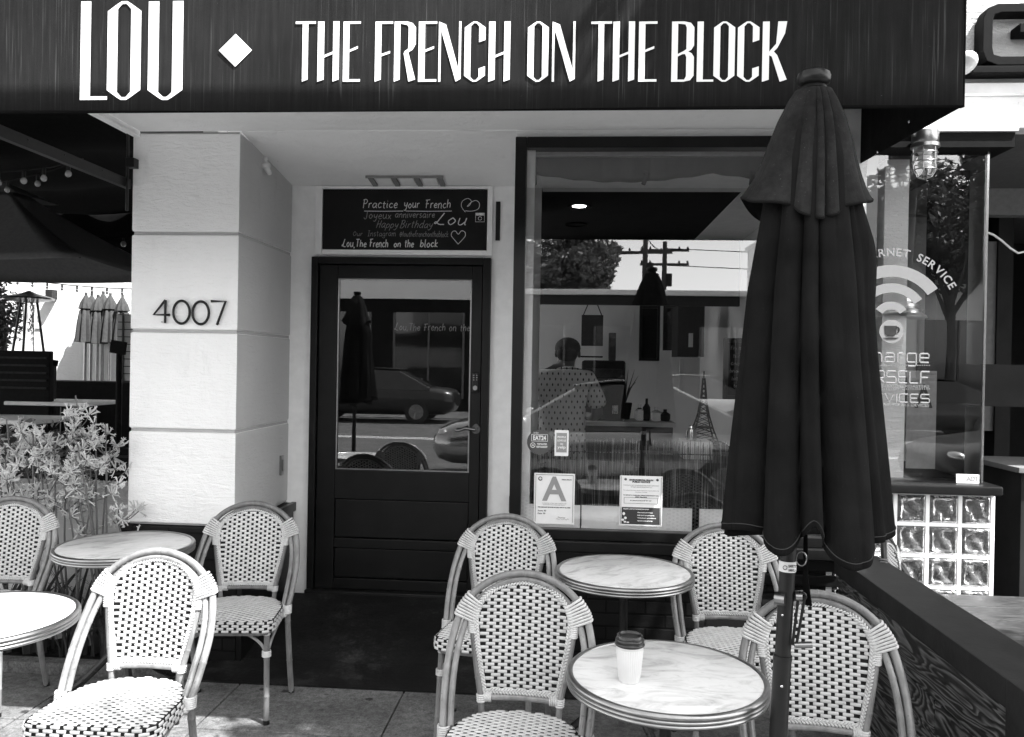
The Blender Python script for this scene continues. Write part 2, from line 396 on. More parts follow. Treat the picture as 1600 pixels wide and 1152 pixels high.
# ------------------------------------------------------------ lettering
_tc = {}
def text_mesh(s, size, bold=0.0):
    key = (s, size, bold)
    if key in _tc: return _tc[key]
    cu_ = bpy.data.curves.new('t', 'FONT'); cu_.body = s; cu_.size = size; cu_.resolution_u = 3; cu_.offset = bold
    o = bpy.data.objects.new('t', cu_); col.objects.link(o)
    dg = bpy.context.evaluated_depsgraph_get(); dg.update()
    me = bpy.data.meshes.new_from_object(o.evaluated_get(dg))
    vs = [tuple(v.co) for v in me.vertices]; fs = [tuple(p.vertices) for p in me.polygons]
    bpy.data.objects.remove(o); bpy.data.curves.remove(cu_); bpy.data.meshes.remove(me)
    x0 = min([v[0] for v in vs] or [0]); x1 = max([v[0] for v in vs] or [0])
    _tc[key] = (vs, fs, x0, x1); return _tc[key]
def put_text(mb, s, x, z, y, size, align='C', mi=0, width=None, bold=0.0, rot=0):
    vs, fs, x0, x1 = text_mesh(s, size, bold)
    k = (width/(x1-x0)) if width else 1
    W_ = (x1-x0)*k
    ox = {'C': -W_/2, 'L': 0, 'R': -W_}[align]
    c_, s_ = math.cos(rot), math.sin(rot)
    out = []
    for v in vs:
        a, b = ox+(v[0]-x0)*k, v[1]
        out.append((x+a*c_-b*s_, y, z+a*s_+b*c_))
    mb.add(out, fs, mi)
def loops_mesh(loops, depth):
    cu_ = bpy.data.curves.new('g', 'CURVE'); cu_.dimensions = '2D'; cu_.fill_mode = 'BOTH'; cu_.extrude = depth/2
    for lp in loops:
        sp = cu_.splines.new('POLY'); sp.points.add(len(lp)-1); sp.use_cyclic_u = True
        for p, q in zip(sp.points, lp): p.co = (q[0], q[1], 0, 1)
    o = bpy.data.objects.new('g', cu_); col.objects.link(o)
    dg = bpy.context.evaluated_depsgraph_get(); dg.update()
    me = bpy.data.meshes.new_from_object(o.evaluated_get(dg))
    vs = [tuple(v.co) for v in me.vertices]; fs = [tuple(p.vertices) for p in me.polygons]
    bpy.data.objects.remove(o); bpy.data.curves.remove(cu_); bpy.data.meshes.remove(me)
    return vs, fs
def smoothline(pts, n=4):
    if len(pts) < 3: return [tuple(p) for p in pts]
    out = []
    for i in range(len(pts)-1):
        p0 = pts[max(i-1, 0)]; p1 = pts[i]; p2 = pts[i+1]; p3 = pts[min(i+2, len(pts)-1)]
        for k_ in range(n):
            t = k_/n
            out.append(tuple(.5*((2*p1[a])+(-p0[a]+p2[a])*t+(2*p0[a]-5*p1[a]+4*p2[a]-p3[a])*t*t+(-p0[a]+3*p1[a]-3*p2[a]+p3[a])*t**3) for a in (0, 1)))
    out.append(tuple(pts[-1])); return out
_H = {'a': (3.6, '3,3 1.6,3.6 .3,1.8 1.2,.1 2.8,1.6 3,3.5|3,3.5 2.9,.6 3.6,.1'), 'b': (3.4, '.6,6 .5,0|.5,2.4 1.8,3.5 3,1.8 1.8,.1 .5,.6'),
 'c': (3, '2.7,3 1.5,3.6 .3,1.8 1.3,.1 2.8,.7'), 'd': (3.6, '3,3 1.6,3.6 .3,1.8 1.2,.1 2.9,1.2|3,6 3,.6 3.5,.1'),
 'e': (3.1, '.4,1.8 2.7,2.2 1.8,3.6 .4,2 1.2,.1 2.9,.7'), 'f': (2.4, '2.4,5.6 1.5,6 1,4.5 1,0|.2,3.4 2.1,3.4'),
 'g': (3.6, '3,3 1.6,3.6 .3,1.8 1.2,.1 2.8,1.4|3,3.5 3,-1 1.8,-2.1 .4,-1.4'), 'h': (3.5, '.5,6 .5,0|.5,2.2 1.8,3.6 2.8,2.6 2.8,0'),
 'i': (1.5, '.6,3.5 .6,.5 1.2,0|.6,4.8 .7,5.0'), 'k': (3.2, '.5,6 .5,0|2.6,3.5 .6,1.7 2.8,0'), 'l': (1.6, '.6,6 .6,.6 1.3,0'),
 'm': (5, '.4,3.5 .4,0|.4,2.4 1.5,3.6 2.3,2.6 2.3,0|2.3,2.4 3.4,3.6 4.3,2.6 4.3,0'), 'n': (3.5, '.4,3.5 .4,0|.4,2.3 1.8,3.6 2.8,2.6 2.8,.2 3.3,0'),
 'o': (3.3, '1.6,3.6 .3,1.8 1.5,0 2.9,1.8 1.6,3.6'), 'p': (3.4, '.5,3.5 .4,-2.2|.5,2.6 1.8,3.6 3,1.9 1.8,.1 .5,.8'),
 'r': (2.6, '.5,3.5 .5,0|.5,2.2 1.3,3.4 2.4,3.4'), 's': (2.8, '2.4,3.2 1.3,3.6 .5,2.8 2.1,1.2 1.6,.1 .3,.4'),
 't': (2.5, '1.1,5.2 1.1,.7 2,.1|.1,3.7 2.2,3.7'), 'u': (3.5, '.4,3.5 .5,.7 1.6,.1 2.8,1.6|2.9,3.5 2.9,.6 3.4,.1'),
 'v': (3, '.3,3.5 1.4,0 2.7,3.5'), 'x': (3, '.3,3.5 2.7,0|2.6,3.5 .3,0'), 'y': (3.3, '.4,3.5 .7,1.4 1.8,1.2 2.8,2.4|2.9,3.5 2.5,0 1.5,-2 .3,-1.6'),
 'B': (4, '.8,6 .7,0|.1,5.6 2.2,6.2 3.2,5 2.4,3.5 .9,3.1|2.2,3.2 3.6,1.9 2.4,0 .4,.1'), 'F': (3.8, '1.2,6 1,0|.1,5.7 3.6,6.1|.4,3 2.8,3.3'),
 'H': (4.2, '.8,6 .6,0|3.4,6 3.2,0|.2,3 3.8,3.2'), 'I': (3, '1.5,6 1.5,0|.4,6 2.6,6|.3,0 2.7,0'), 'J': (3.6, '.6,6 3.4,6|2.4,6 2.3,1 1.3,-.2 .2,.9'),
 'L': (4.4, '2.6,6.2 1.6,3 .9,.8 .2,.9 .7,1.6 2,.3 4,.2'), 'O': (4.2, '2,6 .4,3 2,0 3.8,3 2,6'), 'P': (3.9, '1,6 .8,0|.2,5.6 2.2,6.2 3.4,4.9 2.4,3.3 .5,3.2'),
 'T': (3.8, '.2,6 3.6,6|1.9,6 1.8,0'), ',': (1.4, '.6,.4 .3,-1'), '@': (5, '3.2,3 2.2,3.4 1.6,2 2.4,1.2 3.4,2.6 3.6,1.3 4.4,2.4 3.6,4.4 1.6,4.4 .6,2.4 1.4,.2 3.4,.2'), ' ': (2.6, '')}
def chalk_line(mb, s, x, z, y, size, width, r=.0016, slant=.12, mi=0, seed=1, kern=.5, flat=.4):
    rnd = random.Random(seed); tot = sum(_H[c][0]+kern for c in s); kx = width/tot; kz = size/6; cx = 0
    for c in s:
        jy = rnd.uniform(-.25, .25); js = rnd.uniform(.92, 1.08)
        for st in _H[c][1].split('|'):
            if not st: continue
            pts = [tuple(map(float, q.split(','))) for q in st.split()]
            pts = [(x+(cx+a+b*slant)*kx, z+(b*js+jy)*kz) for a, b in pts]
            mb.tube([(a, y, b) for a, b in smoothline(pts, 4)], r, 5, mi=mi, up=(0, 1, 0), flat=flat)
        cx += _H[c][0]+kern
# tall condensed shop lettering, unit box 0..1 x 0..1
def _O(a=.34):
    return [[(0, .1), (0, .9), (.3, .975), (.42, 1), (.58, 1), (.7, .975), (1, .9), (1, .1), (.7, .025), (.58, 0), (.42, 0), (.3, .025)],
            [(a, .08), (a, .92), (a+.05, .955), (.44, .972), (.56, .972), (.95-a, .955), (1-a, .92), (1-a, .08), (.95-a, .045), (.56, .028), (.44, .028), (a+.05, .045)]]
GL = {
 'T': [[(0, .96), (0, 1), (1, 1), (1, .96), (.65, .96), (.65, .035), (.33, 0), (.33, .96)]],
 'H': [[(0, 0), (0, 1), (.34, 1), (.34, .44), (.68, .5), (.68, 1), (1, 1), (1, .035), (.68, 0), (.68, .46), (.34, .40), (.34, .035)]],
 'E': [[(0, 0), (0, 1), (1, 1), (1, .96), (.4, .96), (.4, .53), (.85, .59), (.85, .55), (.4, .49), (.4, .04), (1, .04), (1, 0)]],
 'F': [[(0, 0), (0, 1), (1, 1), (1, .96), (.4, .96), (.4, .46), (.85, .51), (.85, .47), (.4, .42), (.4, .035)]],
 'R': [[(0, 0), (0, 1), (.6, 1), (.85, .97), (1, .9), (1, .62), (.86, .53), (.66, .485), (1, .035), (.68, 0), (.44, .47), (.5, .51), (.64, .545), (.66, .6), (.66, .9), (.6, .94), (.32, .965), (.32, .035)]],
 'N': [[(0, 0), (0, .95), (.1, 1), (.4, .92), (.9, .16), (.9, 1), (1, 1), (1, .045), (.82, 0), (.11, .93), (.11, 0)]],
 'B': [[(0, 0), (0, 1), (.55, 1), (.85, .975), (1, .9), (1, .6), (.88, .53), (.74, .5), (.9, .47), (1, .41), (1, .1), (.85, .025), (.55, 0)],
       [(.32, .965), (.32, .46), (.55, .51), (.66, .54), (.66, .9), (.6, .95)], [(.32, .42), (.32, .035), (.58, .035), (.66, .09), (.66, .41), (.6, .46), (.5, .46)]],
 'L': [[(0, 0), (0, 1), (.42, 1), (.42, .035), (1, .035), (1, 0)]],
 'K': [[(0, 0), (0, 1), (.32, 1), (.32, .5), (.55, .63), (.62, 1), (.98, 1), (.9, .8), (.6, .56), (.46, .5), (.6, .44), (1, .035), (.72, 0), (.38, .42), (.32, .44), (.32, .035)]],
 'O': _O(), 'C': [[(0, .1), (0, .9), (.3, .975), (.42, 1), (.58, 1), (.7, .975), (1, .9), (1, .69), (.66, .655), (.66, .92), (.56, .972), (.44, .972), (.34, .92), (.34, .08), (.44, .028), (.56, .028), (.66, .08), (.66, .22), (1, .255), (1, .1), (.7, .025), (.58, 0), (.42, 0), (.3, .025)]],
 'U': [[(0, .1), (0, 1), (.34, 1), (.34, .08), (.4, .045), (.46, .03), (.54, .03), (.6, .045), (.66, .08), (.66, 1), (1, 1), (1, .1), (.7, .025), (.58, 0), (.42, 0), (.3, .025)]],
}
# fix: the N's diagonal is heavy
GL['N'] = [[(0, 0), (0, 1), (.32, .95), (.9, .2), (.9, 1), (1, 1), (1, .045), (.78, 0), (.10, .86), (.10, 0)]]

for ch_, lps in GL.items():
    def thin(x, ch_=ch_):
        if ch_ in 'HUC': return x-.04 if .3 < x < .35 else (x+.035 if .6 < x < .69 else x)
        if ch_ == 'O': return x-.04 if .3 < x < .35 else (x+.04 if .62 < x < .69 else x)
        if ch_ in 'EFL': return x-.05 if .38 < x < .44 else x
        if ch_ in 'RBK': return x-.045 if .31 < x < .33 else x
        if ch_ == 'T': return x+.02 if x == .33 else (x-.02 if x == .65 else x)
        return x
    GL[ch_] = [[(thin(x), y) for x, y in lp] for lp in lps]

# ------------------------------------------------------------ the setting
YF, YD, YA = 4.1, 4.9, 2.7
m = MB(); m.box(-120, 120, -120, 120, -.5, -.024); tag(m.build('ground', M['asphalt'], smooth=False), kind='structure')
m = MB(); m.box(-60, 60, -13.2, -.55, -.3, -.020); tag(m.build('road', M['asphalt'], smooth=False), kind='structure')
m = MB()
for yy in (-7.0,): m.box(-60, 60, yy-.06, yy+.06, -.02, -.014); m.box(-60, 60, yy-.3, yy-.18, -.02, -.014)
for xx in range(-12, 14): m.box(xx*4-.05, xx*4+.05, -2.9, -2.75, -.02, -.014)
tag(m.build('road_marking', M['white'], smooth=False), kind='structure')
# pavement slabs with scored joints
m = MB()
xs = [-9.6, -7.9, -6.2, -4.5, -3.35, -2.41, -1.6, -.78, .12, 1.0, 1.9, 2.8, 3.7, 4.6, 6.2, 7.9, 9.6]; ys = [-.4, .55, 1.5, 2.45, 3.35, 3.84]
for i in range(len(xs)-1):
    for j in range(len(ys)-1):
        m.box(xs[i]+.004, xs[i+1]-.004, ys[j]+.004, ys[j+1]-.004, -.12, 0)
tag(m.build('pavement', M['concrete'], smooth=False, bevel=.004), kind='structure')
m = MB(); m.box(-40, 40, -.55, -.4, -.2, 0); m.box(-40, 40, -13.4, -13.2, -.2, .0); m.box(-40, 40, -16.5, -13.4, -.2, -.004); tag(m.build('kerb', M['curb'], smooth=False), kind='structure')
m = MB(); m.box(-9.6, 9.6, -.4, 3.84, -.10, -.012); m.box(-9.6, -2.0, 3.84, 11, -.1, -.012); tag(m.build('pavement_bed', M['curb'], smooth=False), kind='structure')
m = MB(); m.grid(lambda u, v: (-5.4+u*3.4, 3.93+v*.36, .02+.03*math.sin(u*37)*math.sin(v*9)+.02*math.sin(u*91)), 60, 6); tag(m.build('soil', M['soil']), kind='structure')
m = MB(); m.box(-6, -1.86, 3.845, 3.925, -.01, .055); tag(m.build('bed_edging', M['curb'], bevel=.01), kind='structure')
m = MB(); m.prism([(3.842, -.02), (3.842, .006), (4.12, .02), (4.83, .165), (4.83, -.02)], -1.86, -.25, plane='YZ'); m.prism([(3.842, -.02), (3.842, .006), (4.09, .01), (4.09, -.02)], -.25, 1.36, plane='YZ')
tag(m.build('doorway_ramp', M['darkfloor'], smooth=False), kind='structure')

# ------------------------------------------------------------ cafe building
cafe = thing('cafe_building', 'white stucco cafe front with panelled pillar, black door and black framed shop window', 'building', (-.5, 4.9, 0))
# pillar: four blocks with V joints
m = MB()
zz = [.715, 1.218, 1.745, 2.264, 2.80]
for a_, b_ in zip(zz[:-1], zz[1:]): m.box(-2.345, -1.755, 4.10, 4.898, a_+.008, b_-.008)
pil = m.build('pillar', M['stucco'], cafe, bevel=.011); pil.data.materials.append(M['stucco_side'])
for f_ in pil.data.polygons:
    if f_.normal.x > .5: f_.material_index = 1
m = MB(); m.box(-2.335, -1.765, 4.112, 4.897, .715, 2.80); m.build('pillar_core', M['stucco_grey'], cafe)
m = MB(); m.box(-2.37, -1.73, 4.075, 4.897, -.05, .71); m.build('pillar_base', M['brick'], cafe, bevel=.004)
m = MB(); m.box(-1.728, -1.70, 4.30, 4.899, .66, .715); m.box(-1.729, -1.70, 4.08, 4.85, -.02, .66); m.build('base_board', M['blackgloss'], cafe, bevel=.003)
# soffit above the recess (slopes down to the door head) and out under the awning
m = MB()
m.add([(-2.30, 2.76, 2.802), (1.22, 2.76, 2.802), (1.22, 4.10, 2.802), (-2.30, 4.10, 2.802)], [(0, 1, 2, 3)])
m.add([(-1.755, 4.10, 2.801), (-.25, 4.10, 2.801), (-.25, 4.90, 2.692), (-1.755, 4.90, 2.692)], [(0, 1, 2, 3)])
m.build('soffit', M['stucco'], cafe, fixn=False, smooth=False)
m = MB(); m.box(-2.372, -2.302, 2.76, 4.10, 2.785, 2.84); m.box(-2.34, -2.302, 2.76, 4.10, 2.772, 2.784); m.build('soffit_trim', M['trim'], cafe, bevel=.004)
# wall with the door, at the back of the recess; openings left out
m = MB()
def wal(x0, x1, z0, z1, y0=4.90, y1=5.02): m.box(x0, x1, y0, y1, z0, z1)
wal(-1.90, -1.62, .0, 2.80); wal(-.497, -.20, 0, 2.80); wal(-1.62, -.497, 2.25, 2.80)
m.box(-.292, -.20, 4.11, 4.90, 0, 2.80)
m.build('wall', M['trim'], cafe, smooth=False)
m = MB()
m.box(-.298, 1.46, 4.10, 4.20, 2.758, 3.6); m.box(1.352, 1.452, 4.10, 4.20, .0, 2.758); m.build('front_wall', M['stucco'], cafe, smooth=False)
m = MB(); m.box(-.29, 1.352, 4.10, 4.30, -.05, .655); m.build('brick_base', M['brick'], cafe, smooth=False)
m = MB(); m.box(-.305, 1.352, 4.055, 4.098, .60, .655); m.box(-.30, 1.352, 4.075, 4.098, .52, .575); m.build('base_moulding', M['blackgloss'], cafe, bevel=.006)
m = MB(); m.box(-.36, -.30, 4.84, 4.895, .70, .80); m.build('base_block', M['blackgloss'], cafe, bevel=.004)
m = MB(); m.box(-9.6, 6, 4.105, 4.2, 3.6, 6.2); m.box(-2.34, -2.24, 4.9, 12, 0, 3.6); m.box(-9.6, -2.4, 4.3, 4.4, 3.55, 3.6)
m.build('upper_wall', M['stucco_rough'], cafe, smooth=False)
# interior shell
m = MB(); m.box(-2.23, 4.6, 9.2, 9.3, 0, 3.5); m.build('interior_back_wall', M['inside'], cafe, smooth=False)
m = MB(); m.box(-2.23, -.46, 5.98, 6.04, 0, 2.97); m.box(-.50, -.46, 5.03, 5.98, 0, 2.97); m.build('added_dark_partition', M['inside_dark'], cafe, smooth=False)  # dark screen added behind the door to keep sun out of view
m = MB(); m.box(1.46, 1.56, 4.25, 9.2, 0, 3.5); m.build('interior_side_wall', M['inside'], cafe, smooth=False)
m = MB(); m.box(-.75, 1.46, 5.02, 9.2, 2.98, 3.08); m.box(-2.23, -.75, 7.9, 9.2, 2.98, 3.08); m.box(-2.23, -.56, 5.02, 6.05, 2.98, 3.08); m.build('interior_ceiling', M['inside_ceiling'], cafe, smooth=False)  # gap at left is added, out of view, to let sun in
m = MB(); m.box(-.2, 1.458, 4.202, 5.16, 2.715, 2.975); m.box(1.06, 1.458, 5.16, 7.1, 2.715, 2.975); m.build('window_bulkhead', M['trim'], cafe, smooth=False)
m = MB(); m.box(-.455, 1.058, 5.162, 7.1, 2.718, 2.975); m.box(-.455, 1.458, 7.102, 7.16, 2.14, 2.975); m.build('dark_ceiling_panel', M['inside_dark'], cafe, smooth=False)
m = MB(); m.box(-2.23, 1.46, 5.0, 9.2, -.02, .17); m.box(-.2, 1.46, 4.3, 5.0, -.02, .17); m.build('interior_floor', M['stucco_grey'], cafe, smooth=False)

# ---- door
door = thing('door', None, None, (0, 0, 0)); door.parent = cafe; door.location = -Vector((-.5, 4.9, 0)); ORG[door.name] = Vector((0, 0, 0))
m = MB()
m.box(-1.618, -1.575, 4.865, 4.93, .165, 2.248); m.box(-.545, -.499, 4.865, 4.93, .165, 2.248); m.box(-1.575, -.545, 4.865, 4.93, 2.205, 2.248)
m.build('door_frame', M['blackpaint'], door, bevel=.004)
m = MB(); dy0, dy1 = 4.885, 4.925
m.box(-1.570, -1.455, dy0, dy1, .185, 2.20); m.box(-.612, -.550, dy0, dy1, .185, 2.20)
m.box(-1.455, -.612, dy0+.001, dy1, 2.118, 2.20); m.box(-1.455, -.612, dy0+.001, dy1, .745, .925); m.box(-1.455, -.612, dy0+.001, dy1, .44, .50); m.box(-1.455, -.612, dy0+.001, dy1, .185, .25)
m.build('door_leaf', M['blackpaint'], door, bevel=.005)
m = MB()
for (a_, b_) in ((.505, .74), (.255, .435)):
    m.box(-1.452, -.615, dy0+.014, dy1-.003, a_, b_)
m.build('door_panel', M['blackpaint'], door, bevel=.006)
m = MB(); m.add([(-1.452, dy0+.015, .928), (-.615, dy0+.015, .928), (-.615, dy0+.015, 2.115), (-1.452, dy0+.015, 2.115)], [(0, 1, 2, 3)]); m.build('door_glass', M['glass'], door, fixn=False)
m = MB(); p_, q_ = atY(616, 516, 4.898), atY(735, 516, 4.898); chalk_line(m, 'Lou,The French on the', p_.x, p_.z, 4.8975, .045, q_.x-p_.x, .0015, seed=21); m.build('glass_lettering', M['chalk_dim'], door)
m = MB()
for q in ((-1.452, -1.444, .928, 2.115), (-.623, -.615, .928, 2.115), (-1.444, -.623, .928, .934), (-1.444, -.623, 2.109, 2.115)): m.box(q[0], q[1], dy0+.004, dy0+.013, q[2], q[3])
m.build('glazing_bead', M['steel'], door)
m = MB(); m.box(-.602, -.560, dy0-.022, dy0-.001, 1.425, 1.545)
m.lathe([(.014, 0), (.017, .003), (.017, .010), (.012, .014)], seg=20)
m2 = MB(); m2.box(-.602, -.560, dy0-.020, dy0-.001, 1.425, 1.545); m2.build('keypad_lock', M['blackmetal'], door, bevel=.008)
m = MB()
for r_ in range(3):
    for c_ in range(2): m.ell((-.590+c_*.018, dy0-.022, 1.528-r_*.014), (.005, 0, 0), (0, .003, 0), (0, 0, .004))
m.tube([(-.581, dy0-.020, 1.452), (-.581, dy0-.032, 1.452)], .014, 18); m.build('lock_button', M['steel'], door)
m = MB(); m.tube([(-.574, dy0, 1.197), (-.574, dy0-.010, 1.197)], .027, 20); m.tube([(-.574, dy0-.01, 1.197), (-.574, dy0-.045, 1.197)], .010, 12)
m.tube([(-.574, dy0-.045, 1.197), (-.60, dy0-.05, 1.201), (-.635, dy0-.05, 1.205), (-.668, dy0-.048, 1.192), (-.690, dy0-.045, 1.188), (-.70, dy0-.044, 1.198)], [.011, .010, .009, .008, .008, .006], 10)
m.tube([(-.574, dy0, 1.215), (-.574, dy0-.016, 1.215)], .016, 16); m.build('door_handle', M['bronze'], door)
m = MB(); m.box(-1.62, -.50, 4.83, 4.93, .13, .183); m.build('threshold', M['blackmetal'], door, bevel=.006)

# ---- main shop window
win = thing('shop_window', None, None, (0, 0, 0)); win.parent = cafe; win.location = -Vector((-.5, 4.9, 0)); ORG[win.name] = Vector((0, 0, 0))
m = MB(); m.box(-.300, -.242, 4.055, 4.16, .716, 2.757); m.box(1.29, 1.352, 4.055, 4.16, .716, 2.757); m.box(-.242, 1.29, 4.056, 4.16, 2.700, 2.757)
m.build('window_frame', M['blackgloss'], win, bevel=.005)
m = MB(); m.box(-.31, 1.36, 4.03, 4.25, .66, .715); m.box(-.242, 1.29, 4.058, 4.16, .716, .768); m.build('window_sill', M['blackgloss'], win, bevel=.006)
m = MB(); m.add([(-.242, 4.10, .768), (1.29, 4.10, .768), (1.29, 4.10, 2.70), (-.242, 4.10, 2.70)], [(0, 1, 2, 3)]); m.build('window_glass', M['glass'], win, fixn=False)
m = MB(); m.box(-.241, -.224, 4.115, 4.15, .77, 2.698); m.box(-.222, 1.288, 4.13, 4.15, 2.675, 2.699); m.build('window_stop', M['steel'], win)

# ---- window dressing (inside)
m = MB()
def cur(u, v):
    x = -.20+u*1.48; s_ = abs(math.sin(u*PI*1.55+.12)); return (x, 4.19+.012*math.sin(u*60), 2.70-(.10+.045*s_)*v)
m.grid(cur, 60, 6); o = m.build('window_valance', M['cloth_mid'], None); md = o.modifiers.new('s', 'SOLIDIFY'); md.thickness = .004
tag(o, 'dark gathered cloth valance hung along the top of the cafe window', 'curtain')
for x_, tl in ((-.205, 0), (.365, .35), (.905, .1)):
    m = MB(); rot = Matrix.Rotation(tl, 3, 'Y'); m.obox((x_, 4.172, 2.565), (.022, .018, .055), rot); m.obox((x_+.004, 4.172, 2.60), (.03, .012, .02), rot)
    tag(m.build('curtain_clip', M['dark'], None, bevel=.004), {-.205: 'black clip at the left end of the window valance', .365: 'tilted black clip in the middle of the window valance', .905: 'black clip on the window valance beside the tall umbrella'}[x_], 'clip', 'clips holding the window valance')
rnd = random.Random(5); m = MB()
for i in range(560):
    x = -.225+i*1.50/560+rnd.uniform(-.002, .002); h = 1.205+rnd.uniform(-.035, .012); lean = rnd.uniform(-.012, .012); y = 4.30+rnd.uniform(-.012, .012)
    m.tube([(x, y, .80), (x+lean*.5, y, 1.0), (x+lean, y+rnd.uniform(-.006, .006), h)], [.0022, .0018, .0010], 4)
for z_ in (.86, 1.14): m.tube([(-.23, 4.285, z_), (1.28, 4.285, z_)], .003, 5)
k = NM('reed'); k.set(.7); k.base(k.ramp(k.noise(3, 3, .6, scale=(60, 1, 1)), [(.35, .012), (.52, .05), (.68, .42)])); M['reed'] = k.m
tag(m.build('reed_screen', M['reed'], None), 'dark reed screen standing behind the lower part of the cafe window', 'screen')
for i, (a_, b_) in enumerate(((822, 835), (837, 906), (909, 1081), (1093, 1200))):
    p0 = atY(a_, 786, 4.105); p1 = atY(b_, 822, 4.105)
    m = MB(); m.box(p0.x, p1.x, 4.1035, 4.110, .769, .885)
    tag(m.build('white_board', M['bright_card'], None), ['narrow sliver of white board at the left corner of the window foot', 'white board behind the lettered grade card', 'wide white board between the two papers at the window foot', 'white board at the window foot beside the tall umbrella'][i], 'board', 'white boards along the foot of the window')

# ---- papers and stickers on the glass
def card(name, label, cat, x0, y0, x1, y1, Y, mat=None):
    a_ = atY(x0, y0, Y); b_ = atY(x1, y1, Y)
    t_ = thing(name, label, cat, (a_.x, Y, b_.z)); mm = MB(); mm.box(a_.x, b_.x, Y, Y+.002, b_.z, a_.z); mm.build('sheet', mat or M['paper'], t_)
    return t_, a_.x, b_.x, b_.z, a_.z
t_, xa, xb, za, zb = card('grade_card', 'white health grade card with a large grey A at the lower left of the window', 'notice', 835, 739, 897, 820, 4.096)
W_, H_ = xb-xa, zb-za; yy = 4.0945
m = MB(); put_text(m, 'A', (xa+xb)/2, za+H_*.47, yy, H_*.66, width=W_*.6, bold=.004); m.build('grade_letter', M['greyink'], t_, smooth=False)
m = MB()
for fx in (.035, .955): m.box(xa+W_*fx, xa+W_*(fx+.008), yy, yy+.001, za+.01, zb-.008)
m.box(xa+W_*.035, xa+W_*.963, yy-.0002, yy+.001, zb-.009, zb-.007)
put_text(m, 'PUBLIC HEALTH', xa+W_*.80, za+H_*.87, yy, .008, width=W_*.24, bold=.0003)
for i, ln in enumerate(('THE DEPARTMENT OF PUBLIC HEALTH ISSUES THIS CARD', 'AFTER INSPECTION OF THIS FOOD FACILITY')): put_text(m, ln, (xa+xb)/2, za+H_*(.40-.03*i), yy, .006, width=W_*(.6-.05*i))
put_text(m, 'THIS CARD MUST BE POSTED IN PUBLIC VIEW AT ALL TIMES', (xa+xb)/2, za+H_*.32, yy, .007, width=W_*.8, bold=.0004)
put_text(m, 'Score  90', xa+W_*.1, za+H_*.245, yy, .011, 'L', bold=.0003); put_text(m, 'Date  90', xa+W_*.1, za+H_*.19, yy, .011, 'L', bold=.0003)
put_text(m, 'Director', xa+W_*.6, za+H_*.12, yy, .011, 'L'); m.tube([(xa+W_*.55+i*.006, yy, za+H_*.10+.004*math.sin(i*2)) for i in range(12)], .0006, 4)
m.tube([(xa+W_*.15+.009*math.cos(q*.6), yy, zb-.028+.009*math.sin(q*.6)) for q in range(11)], .0022, 4); m.build('print', M['ink'], t_, smooth=False)
t_, xa, xb, za, zb = card('public_notice', 'white environmental health public notice with a dark lower panel, taped to the window', 'notice', 969, 743, 1034, 823, 4.096)
W_, H_ = xb-xa, zb-za
m = MB(); put_text(m, 'ENVIRONMENTAL HEALTH', (xa+xb)/2, za+H_*.905, yy, .010, width=W_*.56, bold=.0007); put_text(m, 'PUBLIC NOTICE', (xa+xb)/2, za+H_*.865, yy, .011, width=W_*.42, bold=.0007)
ls = ['THIS FOOD FACILITY IS INSPECTED BY THE COUNTY DEPARTMENT', 'OF PUBLIC HEALTH TO PROTECT YOU', '', 'To review the most recent inspection report please ask', 'the person in charge', '', 'TO REPORT A COMPLAINT ABOUT THIS FACILITY CALL', '(888) 700-9995', '', 'or visit the public health web page']
for i, ln in enumerate(ls):
    if ln: put_text(m, ln, (xa+xb)/2, za+H_*(.80-.033*i), yy, .0065, width=W_*(.84 if len(ln) > 40 else .5 if len(ln) > 20 else .28), bold=.0003 if i in (6, 7) else 0)
for q in ((.1, .9, .445, .45), (.1, .9, .56, .565)): m.box(xa+W_*q[0], xa+W_*q[1], yy, yy+.001, za+H_*q[2], za+H_*q[3])
for q in (.1, .893): m.box(xa+W_*q, xa+W_*(q+.007), yy, yy+.001, za+H_*.45, za+H_*.56)
put_text(m, 'FACILITY', (xa+xb)/2, za+H_*.495, yy, .007, width=W_*.5)
for q in ((.025, .033, .02, .98), (.967, .975, .02, .98)): m.box(xa+W_*q[0], xa+W_*q[1], yy, yy+.001, za+H_*q[2], za+H_*q[3])
m.box(xa+W_*.05, xa+W_*.95, yy+.0002, yy+.001, za+H_*.03, za+H_*.37)
for px_ in (.13, .88): m.tube([(xa+W_*px_+.004*math.cos(q*.7), yy, zb-.018+.004*math.sin(q*.7)) for q in range(10)], .0028, 4)
m.build('print', M['ink'], t_, smooth=False)
m = MB()
put_text(m, 'REQUEST A COPY OF THE INSPECTION REPORT', xa+W_*.09, za+H_*.325, yy-.0006, .007, 'L', width=W_*.6, bold=.0003)
for i, ln in enumerate(('Clean hands and surfaces', 'Safe food temperatures', 'Washed produce', 'Approved sources and storage')): put_text(m, ln, xa+W_*.42, za+H_*(.26-.055*i), yy-.0006, .0075, 'L', width=W_*(.36+.04*(i % 3)), bold=.0003)
for i, (q, r_) in enumerate(((.10, .25), (.14, .16), (.08, .12), (.13, .08), (.2, .07))): m.ell((xa+W_*q, yy-.0006, za+H_*r_*.95), (.007, 0, 0), (0, .0002, 0), (0, 0, .008-.001*i), 10, 5)
m.build('panel_print', M['paper'], t_, smooth=False)
